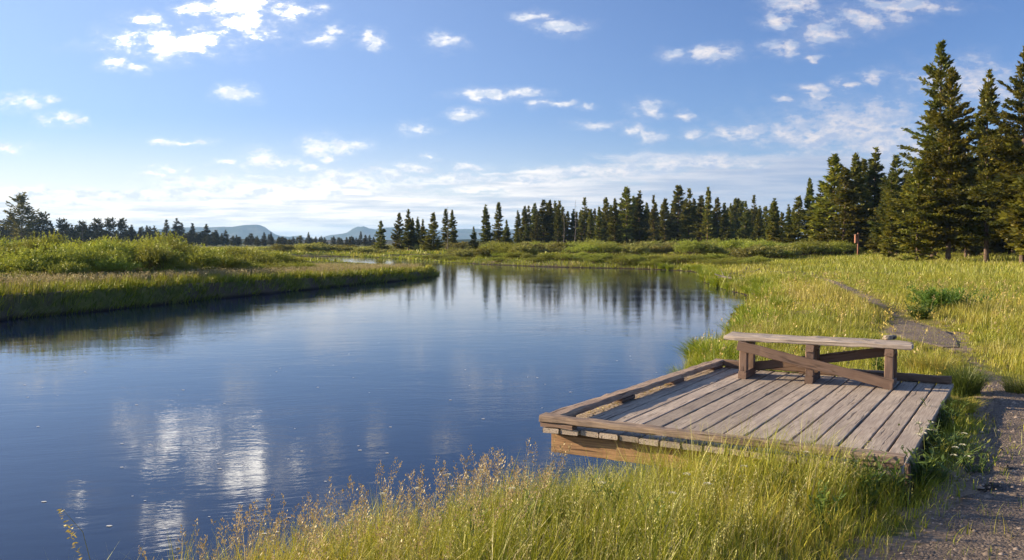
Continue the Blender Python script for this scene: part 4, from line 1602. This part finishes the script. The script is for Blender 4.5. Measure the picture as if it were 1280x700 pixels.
def panicles(x, y, z, h, n_fl, size, spread, col, stemcol, w):
    """tall flowering grass stems with loose seed heads"""
    n = len(x)
    ld = rng.normal(0.1, 1.2, n)
    lean = rng.uniform(0.05, 0.35, n)
    V, Fc, C = blades(np.stack([x, y, z], 1), h, w, rng.uniform(0, 3.14, n), ld, lean, stemcol, 3)
    bi = np.repeat(np.arange(n), n_fl)
    m = len(bi)
    t = 1 - rng.uniform(0, 1, m) * np.minimum(0.42, 0.17 / h[bi])
    hb = h[bi]
    P = np.stack([x[bi] + np.cos(ld[bi]) * hb * lean[bi] * t ** 2, y[bi] + np.sin(ld[bi]) * hb * lean[bi] * t ** 2,
                  z[bi] + hb * (t - 0.25 * lean[bi] * t * t)], 1)
    rel = (1 - t) / np.minimum(0.42, 0.17 / hb)
    rr = spread * (0.25 + np.sin(np.clip(rel, 0, 1) * 2.6)) * rng.uniform(0, 1, m)
    a = rng.uniform(0, 6.28, m)
    P[:, 0] += np.cos(a) * rr
    P[:, 1] += np.sin(a) * rr
    D = np.stack([np.cos(a) * 0.5, np.sin(a) * 0.5, np.full(m, 0.8)], 1)
    ln = size * rng.uniform(0.7, 1.5, m)
    cc = col[bi] * rng.uniform(0.7, 1.25, m)[:, None]
    return (V, Fc, C), diamonds(P, D, rng.normal(0, 1, (m, 3)), ln, ln * 0.42, cc)


# foreground grass on the near bank
def h_near(x, y, sd, pd):
    h = 0.34 + 0.10 * wob(x, y, 1.4, 3)
    h = np.where(sd < 1.4, h + 0.08, h)
    u, v = deck_uv(x, y)
    nearfront = (v < 0.1) & (v > -0.9) & (u > 0.3)
    # in front of the deck the sward must not swallow the platform
    h = np.where(nearfront, (0.0 + np.interp(u, [0.5, 1.1, 1.6, 2.2, 2.7], [0.36, 0.50, 0.55, 0.52, 0.42]) + 0.03 * wob(x, y, 0.6, 1)), h)
    h = h * (0.30 + 0.70 * sstep(0.0, 0.7, pd))
    return h


x, y = sample_annulus(3.6, 9.5, -40, 36, 2600)
u, v = deck_uv(x, y)
p1 = sward('g', x, y, h_near, 0.0035, 0.0006, dry=0.02, cell=0.16)
finish('foreground_grass', [p1])
x, y = sample_annulus(3.6, 9.5, -40, 36, 1100)
p2 = sward('g', x, y, lambda *a: 0.55 * h_near(*a), 0.003, 0.0005, dry=0.35, nseg=2, lean=(0.3, 1.1), keep_path=0.02)
finish('foreground_undergrowth', [p2])


def stalks(r0, r1, a0, a1, dens, hr, nfl, size, spread, smax, cols, w, cond=None):
    x, y = sample_annulus(r0, r1, a0, a1, dens)
    sd = river_sd(x, y)
    pd = path_dist(x, y)
    u, v = deck_uv(x, y)
    ok = (sd > 0.08) & (sd < smax) & deck_free(x, y, 0.05) & (pd > 0.35)
    dense = wob(x, y, 1.3, 7) + rng.uniform(-1, 1, len(x))
    ok &= dense > -0.35
    if cond is not None:
        ok &= cond(x, y, u, v)
    x, y, sd = x[ok], y[ok], sd[ok]
    n = len(x)
    z = height(x, y, sd)
    h = rng.uniform(*hr, n)
    k = rng.uniform(0, 1, n)
    col = lerp(cols[0], cols[1], k)
    st = lerp((0.30, 0.27, 0.07), (0.40, 0.30, 0.14), k)
    return panicles(x, y, z, h, nfl, size, spread, col, st, np.full(n, w))


a, b = stalks(4.0, 8.6, -21.5, 2.2, 90, (0.42, 0.72), 46, 0.0125, 0.020, 1.9, (RUST, TAN), 0.0028, lambda x, y, u, v: (u < -0.5) | (v < -0.9))
a2, b2 = stalks(4.0, 8.6, -25, 34, 170, (0.26, 0.48), 26, 0.010, 0.013, 9.0, ((0.42, 0.36, 0.14), (0.40, 0.40, 0.10)), 0.0026, lambda x, y, u, v: v < -0.25)
finish('seed_head_grass', [a, b, a2, b2])


# right bank and meadow
def h_mead(x, y, sd, pd):
    h = 0.27 + 0.15 * wob(x, y, 3.5, 3)
    h = np.where(sd < 1.2, h + 0.10, h)
    h = h + 0.12 * sstep(5, 12, x - 0.28 * y)
    return h * (0.15 + 0.85 * sstep(-0.1, 0.8, pd)) * (0.8 + 0.2 * sstep(9, 20, y))


parts = []
x, y = sample_annulus(9.5, 20, 4, 40, 1150)
parts.append(sward('g', x, y, h_mead, 0.0035, 0.00040, dry=0.02, cell=0.28))
x, y = sample_annulus(20, 46, 8, 40, 330)
parts.append(sward('g', x, y, h_mead, 0.005, 0.00042, dry=0.06, cell=0.4))
x, y = sample_annulus(46, 125, 3, 40, 44)
parts.append(sward('g', x, y, h_mead, 0.006, 0.0005, dry=0.10, nseg=2))
finish('meadow_grass', parts)
a, b = stalks(9.5, 30, 9, 38, 5.5, (0.50, 0.78), 10, 0.035, 0.03, 60, (TAN, GOLD), 0.006)
finish('meadow_seed_heads', [a, b])

# left bank
def h_left(x, y, sd, pd):
    return 0.34 + 0.13 * wob(x, y, 3.0, 3) + 0.0 * x


parts = []
x, y = sample_annulus(22, 64, -40, -3, 120)
sd = river_sd(x, y)
k_ = (sd < 12) & (sd > 0.42)
parts.append(sward('g', x[k_], y[k_], h_left, 0.006, 0.0009, dry=0.12, cell=0.6, lean=(0.05, 0.4)))
x, y = sample_annulus(20, 64, -42, -3, 150)
sd = river_sd(x, y)
k_ = (sd > 0.02) & (sd < 0.75)
x, y, sd = x[k_], y[k_], sd[k_]
n = len(x)
g_ = 0.4
gx = river_sd(x + g_, y) - sd
gy = river_sd(x, y + g_) - sd
out_dir = np.arctan2(-gy, -gx)
c = grass_color(x, y, n, -0.25) * 0.8  # overhanging blades darkened, shade of the bank face put into their colour
parts.append(blades(np.stack([x, y, height(x, y, sd) - 0.01], 1), rng.uniform(0.18, 0.42, n), rng.uniform(0.012, 0.03, n), rng.uniform(0, 3.14, n),
                    out_dir + rng.normal(0, 0.5, n), rng.uniform(0.5, 1.3, n), c, 3))
x, y = sample_annulus(64, 118, -38, 1, 14)
parts.append(sward('g', x, y, lambda x, y, sd, pd: np.where(x > -26, 0.07, 0.30), 0.006, 0.001, dry=0.02, nseg=2))
finish('left_bank_grass', parts)
x, y = sample_annulus(22, 60, -40, -4, 34)
sd = river_sd(x, y)
ok = (sd > 1.0) & (sd < 8)
x, y, sd = x[ok], y[ok], sd[ok]
n = len(x)
col = lerp((0.30, 0.25, 0.10), (0.40, 0.32, 0.17), rng.uniform(0, 1, n))
a, b = panicles(x, y, height(x, y, sd), rng.uniform(0.36, 0.54, n), 6, 0.05, 0.03, col, col, np.full(n, 0.010))
finish('left_bank_seed_heads', [a, b])

# far bank: lush green verge and the flats beyond
parts = []
x, y = sample_annulus(62, 160, -34, 16, 40)
sd = river_sd(x, y)
k_ = (sd > 0.1) & (sd < 7) & ~((x < -4.0) & (y < 0.55 * -x + 92))
parts.append(sward('g', x[k_], y[k_], lambda x, y, sd, pd: 0.22 + 0.20 * np.clip(wob(x, y, 5, 4) + 0.2 * wob(x, y, 1.7, 1), -0.9, 1), 0.008, 0.0006, dry=-0.14, nseg=2, lean=(0.0, 0.25)))
x, y = sample_annulus(100, 330, -36, 34, 1.6)
parts.append(sward('g', x, y, lambda *a: 0.5 + 0 * a[0], 0.02, 0.0016, dry=0.10, nseg=2))
finish('far_bank_grass', parts)
# green reedy fringe at the water's edge on the right bank
x, y = sample_annulus(10, 66, 4, 24, 130)
sd = river_sd(x, y)
k_ = (sd > -0.28) & (sd < 0.9) & (wob(x, y, 3.2, 5) > -0.75)
parts = [sward('g', x[k_], y[k_], lambda *a: 0.46 + 0 * a[0], 0.008, 0.0009, dry=-0.25, nseg=3, lean=(0.05, 0.5), cell=0.5)]
finish('bank_sedge', parts)


# ------------------------------------------------------------------ gravel and litter
def scatter_pebbles():
    n = 5200
    s = rng.uniform(0.5, 60, n * 3)
    i = np.clip(s.astype(int), 0, len(PATH) - 2)
    x, y = sample_annulus(3.6, 12, 10, 40, 260)
    pd = path_dist(x, y)
    ok = (pd < 0.05) & deck_free(x, y)
    x, y = x[ok][:n], y[ok][:n]
    z = height(x, y) + 0.012
    n = len(x)
    r = rng.gamma(2.0, 0.0035, n) + 0.003
    r = np.where(rng.uniform(0, 1, n) < 0.02, rng.uniform(0.014, 0.032, n), r)
    base = np.array([(1, 0, 0), (0.3, 0.9, 0.05), (-0.8, 0.6, 0), (-0.8, -0.6, 0), (0.3, -0.9, 0.05), (0.15, 0.1, 0.75)])
    tri = np.array([(0, 1, 5), (1, 2, 5), (2, 3, 5), (3, 4, 5), (4, 0, 5)])
    an = rng.uniform(0, 6.28, n)
    c, s_ = np.cos(an), np.sin(an)
    bx = base[None, :, 0] * c[:, None] - base[None, :, 1] * s_[:, None]
    by = base[None, :, 0] * s_[:, None] + base[None, :, 1] * c[:, None]
    V = np.stack([x[:, None] + bx * r[:, None], y[:, None] + by * r[:, None] * 0.8, z[:, None] + base[None, :, 2] * r[:, None] - 0.001], 2).reshape(-1, 3)
    Fc = (tri[None] + (np.arange(n) * 6)[:, None, None]).reshape(-1, 3)
    C = np.repeat(np.array([0.24, 0.19, 0.155])[None] * rng.uniform(0.45, 1.5, (n, 1)), 6, 0)
    o = link('gravel', tri_mesh('gravel', V, Fc, C, [M_PEB]))
    tag(o, kind='stuff')


M_PEB, tP, oP = new_mat('pebbles')
aP = tP.new('ShaderNodeAttribute', attribute_name='Col')
bP = tP.new('ShaderNodeBsdfDiffuse')
tP.l.new(aP.outputs['Color'], bP.inputs[0])
tP.l.new(bP.outputs[0], oP.inputs[0])
scatter_pebbles()

# dry needles and bits of grass caught along the edge plank
n = 520
u = rng.uniform(0.03, 0.17, n)
v = rng.uniform(0.2, DECK_L - 0.2, n)
x = DFL.x + DU.x * u + DV.x * v
y = DFL.y + DU.y * u + DV.y * v
a = rng.uniform(0, 6.28, n)
D = np.stack([np.cos(a), np.sin(a), rng.uniform(0.0, 0.35, n)], 1)
L_ = diamonds(np.stack([x, y, np.full(n, DZ + 0.003)], 1), D, rng.normal(0, 1, (n, 3)), rng.uniform(0.015, 0.06, n), rng.uniform(0.003, 0.010, n),
              lerp(TAN, GOLD, rng.uniform(0, 1, n)) * rng.uniform(0.5, 1.1, (n, 1)))
finish('dry_litter', [L_])

# specks of foam drifting on the river
n = 90
px = rng.uniform(20, 860, n)
py = rng.uniform(420, 690, n)
V, Fc = [], []
for k in range(n):
    q = at(px[k], py[k], WZ + 0.004)
    if river_sd(np.array([q.x]), np.array([q.y]))[0] > -0.3:
        continue
    r = rng.uniform(0.006, 0.018)
    b = len(V)
    for j in range(5):
        V.append((q.x + r * 1.5 * math.cos(j * 1.257), q.y + r * math.sin(j * 1.257), WZ + 0.004))
    for j in range(1, 4):
        Fc.append((b, b + j, b + j + 1))
M_FOAM, tF, oF = new_mat('foam')
bF = tF.new('ShaderNodeBsdfDiffuse')
bF.inputs[0].default_value = (0.6, 0.6, 0.58, 1)
tF.l.new(bF.outputs[0], oF.inputs[0])
tag(link('river_foam', tri_mesh('river_foam', V, Fc, mats=[M_FOAM])), kind='stuff')


# ------------------------------------------------------------------ plants of their own around the deck
def tuft_mesh(seed, n, R, h, c0, c1, w=0.005):
    r = np.random.default_rng(seed)
    a = r.uniform(0, 6.28, n)
    rr = R * 0.45 * np.sqrt(r.uniform(0, 1, n))
    P = np.stack([np.cos(a) * rr, np.sin(a) * rr, np.full(n, -0.02)], 1)
    k = r.uniform(0, 1, n)
    c = lerp(c0, c1, k) * r.uniform(0.8, 1.2, (n, 1))
    V, Fc, C = blades(P, h * r.uniform(0.5, 1.1, n), np.full(n, w), r.uniform(0, 3.14, n), a + r.normal(0, 0.4, n), r.uniform(0.15, 0.9, n), c, 4)
    return tri_mesh('tuft', V, Fc, C, [M_GRASS])


def put_tuft(px, py, zg, seed, n, R, h, c0, c1, lab, w=0.005):
    q = at(px, py, zg)
    o = link('grass_tuft', tuft_mesh(seed, n, R, h, c0, c1, w), loc=(q.x, q.y, ground_z(q.x, q.y)))
    tag(o, lab, 'grass tuft')


put_tuft(1197, 513, 0.0, 1, 1100, 0.30, 0.24, LIME, GOLD, 'round sunlit yellow grass tuft at the right edge of the deck')
put_tuft(1205, 492, 0.0, 2, 900, 0.36, 0.40, (0.05, 0.08, 0.015), (0.12, 0.15, 0.03), 'tall dark green grass tuft behind the sunlit yellow one')
put_tuft(1162, 470, 0.0, 3, 1000, 0.5, 0.40, (0.10, 0.14, 0.02), GOLD, 'grass tuft growing behind the back rail of the deck')
put_tuft(1277, 492, 0.0, 4, 700, 0.36, 0.26, (0.08, 0.11, 0.02), (0.2, 0.2, 0.05), 'olive grass tuft at the far right side of the path')
put_tuft(862, 468, -0.4, 5, 900, 0.55, 0.40, GREEN, LIME, 'bright green grass tuft at the water behind the river side rail')
put_tuft(735, 588, -0.3, 6, 420, 0.22, 0.20, (0.16, 0.26, 0.02), LIME, 'bright green grass tuft under the near river corner of the deck')


def weed_parts(seed, nst, h, R, leaf, c0, c1, flower=False):
    r = np.random.default_rng(seed)
    P, D, S, L, W, C = [], [], [], [], [], []
    stems = []
    heads = []
    for i in range(int(nst * 1.7)):
        a = r.uniform(0, 6.28)
        lean = r.uniform(0.0, 1.0) * R
        hh = h * r.uniform(0.55, 1.1)
        tip = np.array([math.cos(a) * lean, math.sin(a) * lean, hh])
        b = tip * [0.15, 0.15, 0]
        mid_ = b * 0.5 + tip * 0.5 + [0, 0, hh * 0.08]
        v, f = tube([b + [0, 0, -0.03], mid_, tip], [0.0045, 0.0035, 0.002], 4)
        stems.append((v, f, np.tile(np.array(c0) * 1.1, (len(v), 1))))
        heads.append(tip)
        nl = int(hh / 0.016)
        for j in range(nl):
            t = (j + 1) / nl
            q = (b * (1 - t) ** 2 + 2 * mid_ * t * (1 - t) + tip * t * t)
            la = j * 2.4 + r.uniform(-0.3, 0.3)
            P.append(q)
            D.append([math.cos(la), math.sin(la), r.uniform(0.15, 0.9)])
            S.append([-math.sin(la), math.cos(la), r.uniform(-0.3, 0.3)])
            ll = leaf * 1.3 * r.uniform(0.6, 1.2) * (1.1 - 0.6 * t)
            L.append(ll)
            W.append(ll * r.uniform(0.20, 0.34))
            k = r.uniform(0, 1)
            C.append(np.array(c0) * (1 - k) + np.array(c1) * k)
    lv = diamonds(np.array(P), np.array(D), np.array(S), np.array(L), np.array(W), np.array(C))
    return stems, lv, heads


def put_weed(px, py, zg, seed, nst, h, R, leaf, lab, c0=(0.07, 0.12, 0.02), c1=(0.17, 0.22, 0.04), heads_on=0):
    q = at(px, py, zg)
    st, lv, hd = weed_parts(seed, nst, h, R, leaf, c0, c1)
    root = link('leafy_weed', None, loc=(q.x, q.y, ground_z(q.x, q.y)))
    tag(root, lab, 'plant')
    V, Fc, C = cat(st)
    link('stems', tri_mesh('stems', V, Fc, C, [M_WEED]), parent=root)
    link('leaves', tri_mesh('leaves', lv[0], lv[1], lv[2], [M_WEED]), parent=root)
    for i in range(min(heads_on, len(hd))):
        link('flower_head', FLOWER, parent=root, loc=tuple(hd[i]))


def flower_mesh():
    r = np.random.default_rng(5)
    n = 60
    a = r.uniform(0, 6.28, n)
    rr = 0.020 * np.sqrt(r.uniform(0, 1, n))
    P = np.stack([np.cos(a) * rr, np.sin(a) * rr, 0.006 * (1 - (rr / 0.02) ** 2)], 1)
    D = np.stack([np.cos(a), np.sin(a), r.uniform(0.1, 0.8, n)], 1)
    v = diamonds(P, D, r.normal(0, 1, (n, 3)), np.full(n, 0.008), np.full(n, 0.006), np.tile(np.array([[0.70, 0.68, 0.52]]), (n, 1)) * r.uniform(0.8, 1.1, (n, 1)))
    return tri_mesh('flower_head', v[0], v[1], v[2], [M_WEED])


FLOWER = flower_mesh()
put_weed(1176, 532, 0.0, 31, 12, 0.34, 0.24, 0.085, 'upright leafy weed against the right edge of the deck')
put_weed(1163, 562, 0.0, 32, 14, 0.32, 0.26, 0.08, 'leafy weed with small pale heads halfway down the deck side', heads_on=4)
put_weed(1192, 575, 0.0, 33, 10, 0.22, 0.34, 0.07, 'spreading weed leaning from the deck over the gravel', c1=(0.26, 0.25, 0.06), heads_on=3)
put_weed(1158, 603, 0.0, 34, 12, 0.26, 0.28, 0.09, 'dark leafy weed at the near right corner of the deck')
put_weed(1222, 592, 0.0, 35, 6, 0.18, 0.26, 0.06, 'small sprawling weed with pale heads on the gravel path', heads_on=4)
put_weed(1098, 622, 0.0, 36, 11, 0.34, 0.20, 0.085, 'leafy green weed before the front rail near its right end')
put_weed(1060, 612, 0.0, 37, 8, 0.34, 0.16, 0.08, 'slim leafy weed standing before the front rail, left of the bushier one')
put_weed(1012, 600, -0.05, 38, 6, 0.36, 0.12, 0.07, 'single tall leafy stalk rising before the middle of the front rail')
put_weed(842, 577, -0.2, 39, 9, 0.36, 0.18, 0.08, 'leafy weed before the left part of the front rail')
put_weed(1100, 466, 0.0, 40, 8, 0.34, 0.18, 0.08, 'dark leafy weed seen behind the right end of the bench')
put_weed(1148, 398, 0.05, 42, 14, 0.35, 0.45, 0.14, 'dark green weed patch by the trail behind the bench')
put_weed(1188, 388, 0.05, 43, 40, 0.55, 1.1, 0.16, 'bright green bushy weed patch in the meadow right of the trail', c0=(0.10, 0.19, 0.02), c1=(0.18, 0.28, 0.04))
put_weed(1166, 392, 0.05, 44, 26, 0.50, 0.8, 0.16, 'bright green weed clump left of the larger meadow patch', c0=(0.10, 0.19, 0.02), c1=(0.18, 0.28, 0.04))

# single oat-like stalk with drooping heads at the lower left
def corner_stalk(px, py, h, seed, lab):
    r = np.random.default_rng(seed)
    q = at(px, py, -0.35)
    x, y = np.array([q.x]), np.array([q.y])
    root = link('wild_oat', None, loc=(q.x, q.y, WZ + 0.02))
    tag(root, lab, 'plant')
    pts = [np.array([0, 0, 0]), np.array([0.02, 0, h * 0.5]), np.array([-0.05, 0, h * 0.85]), np.array([-0.16, 0.0, h])]
    v, f = tube(pts, [0.004, 0.003, 0.002, 0.001], 4)
    link('stem', tri_mesh('stem', v, f, np.tile(np.array([[0.35, 0.30, 0.08]]), (len(v), 1)), [M_GRASS]), parent=root)
    n = 46
    t = r.uniform(0.35, 1, n)
    P = pts[1] * (1 - t)[:, None] + pts[3] * t[:, None] + r.normal(0, 0.012, (n, 3))
    D = r.normal(0, 0.4, (n, 3)) + [-0.8, 0, -0.1]
    dd = diamonds(P, D, r.normal(0, 1, (n, 3)), r.uniform(0.02, 0.035, n), np.full(n, 0.008), np.tile(np.array([GOLD]), (n, 1)))
    link('seed_head', tri_mesh('seed_head', dd[0], dd[1], dd[2], [M_GRASS]), parent=root)


corner_stalk(118, 790, 0.84, 1, 'arching seed stalk alone against the water at the lower left corner')

# yarrow flowers standing in the foreground grass
G_Y = 'white yarrow flowers in the foreground grass'
for k, (px, py, hh) in enumerate([(858, 672, 0.34), (884, 690, 0.30), (752, 680, 0.34), (840, 700, 0.3), (1070, 634, 0.33), (560, 640, 0.5), (601, 625, 0.5), (688, 650, 0.42),
                                  (1154, 612, 0.36), (930, 660, 0.33), (520, 660, 0.5), (478, 665, 0.48), (1008, 648, 0.33), (640, 690, 0.4)]):
    q = at(px, py, -0.15)
    z0 = ground_z(q.x, q.y)
    root = link('yarrow', None, loc=(q.x, q.y, z0))
    tag(root, 'small white yarrow head standing in the foreground grass', 'flower', G_Y)
    v, f = tube([[0, 0, -0.02], [0.01, 0, hh * 0.5], [0, 0.01, hh]], [0.002, 0.002, 0.0015], 4)
    link('stem', tri_mesh('stem', v, f, np.tile(np.array([[0.2, 0.22, 0.06]]), (len(v), 1)), [M_GRASS]), parent=root)
    link('flower_head', FLOWER, parent=root, loc=(0, 0.01, hh))


def driftwood(px, py, L, rz, seed, lab):
    r = np.random.default_rng(seed)
    q = at(px, py, 0.05)
    root_z = ground_z(q.x, q.y)
    parts = []
    pts = [np.array([0, 0, 0.05]), np.array([L * 0.4, 0.05, 0.10]), np.array([L * 0.75, -0.05, 0.16]), np.array([L, 0.05, 0.30])]
    parts.append(tube(pts, [0.07, 0.06, 0.045, 0.02], 7))
    for _ in range(5):
        t = r.uniform(0.3, 0.9)
        b = np.array([L * t, 0, 0.12])
        parts.append(tube([b, b + r.normal(0, 0.25, 3) + [0, 0, 0.25]], [0.025, 0.008], 5))
    Vd, Fd, _ = cat([(v, f, np.ones((len(v), 3))) for v, f in parts])
    o = link('driftwood', tri_mesh('driftwood', Vd, Fd, mats=[M_DEAD], smooth=True), loc=(q.x, q.y, root_z), rz=rz)
    tag(o, lab, 'driftwood')


driftwood(912, 340, 2.6, 0.6, 1, 'pale driftwood limb lying on the bare bank beyond the deck')
driftwood(930, 345, 1.6, 2.4, 2, 'short pale driftwood stick on the bank, nearer than the long limb')


# bright sedge tufts along the waterline of the right bank
sed = [tuft_mesh(80 + k, 420, 0.42, 0.50, (0.11, 0.19, 0.02), LIME, 0.014) for k in range(3)]
G_SE = 'sedge tufts along the right bank waterline'
acc = 0
pts_r = catmull(shore_right[12:26], 8)
for i in range(len(pts_r) - 1):
    x0, y0 = pts_r[i]
    tries = 2 if y0 > 20 else 1
    for _ in range(tries):
        if random.random() > 0.62:
            continue
        x = x0 + random.uniform(0.1, 0.9)
        y = y0 + random.uniform(-0.6, 0.6)
        z = ground_z(x, y)
        if z < WZ - 0.02 or not deck_free(np.array([x]), np.array([y]), 0.3)[0]:
            continue
        o = link('sedge_tuft', random.choice(sed), loc=(x, y, z), rz=random.uniform(0, 6.28))
        k = random.uniform(0.7, 1.25)
        o.scale = (k * random.uniform(0.9, 1.4), k, k * random.uniform(0.8, 1.1))
        tag(o, 'bright green sedge tuft at the waterline of the right bank', 'grass tuft', G_SE)

# low broad-leaved weeds among the foreground grass
G_LW = 'low leafy weeds in the foreground grass'
src_w = None
for (px, py) in [(980, 640), (900, 625), (1085, 655), (760, 655), (660, 668), (1030, 680), (820, 690), (590, 690), (1120, 640), (700, 620)]:
    q = at(px, py, -0.08)
    z0 = ground_z(q.x, q.y)
    if src_w is None:
        st, lv, hd = weed_parts(77, 7, 0.30, 0.13, 0.075, (0.09, 0.15, 0.02), (0.20, 0.26, 0.04))
        src_w = link('leafy_weed', None)
        V, Fc, C = cat(st)
        link('stems', tri_mesh('stems', V, Fc, C, [M_WEED]), parent=src_w)
        link('leaves', tri_mesh('leaves', lv[0], lv[1], lv[2], [M_WEED]), parent=src_w)
        o = src_w
    else:
        o = copy_tree(src_w)
    o.location = (q.x, q.y, z0)
    o.rotation_euler = (0, 0, random.uniform(0, 6.28))
    o.scale = (1, 1, random.uniform(0.9, 1.25))
    tag(o, 'low leafy weed half sunk in the foreground grass', 'plant', G_LW)
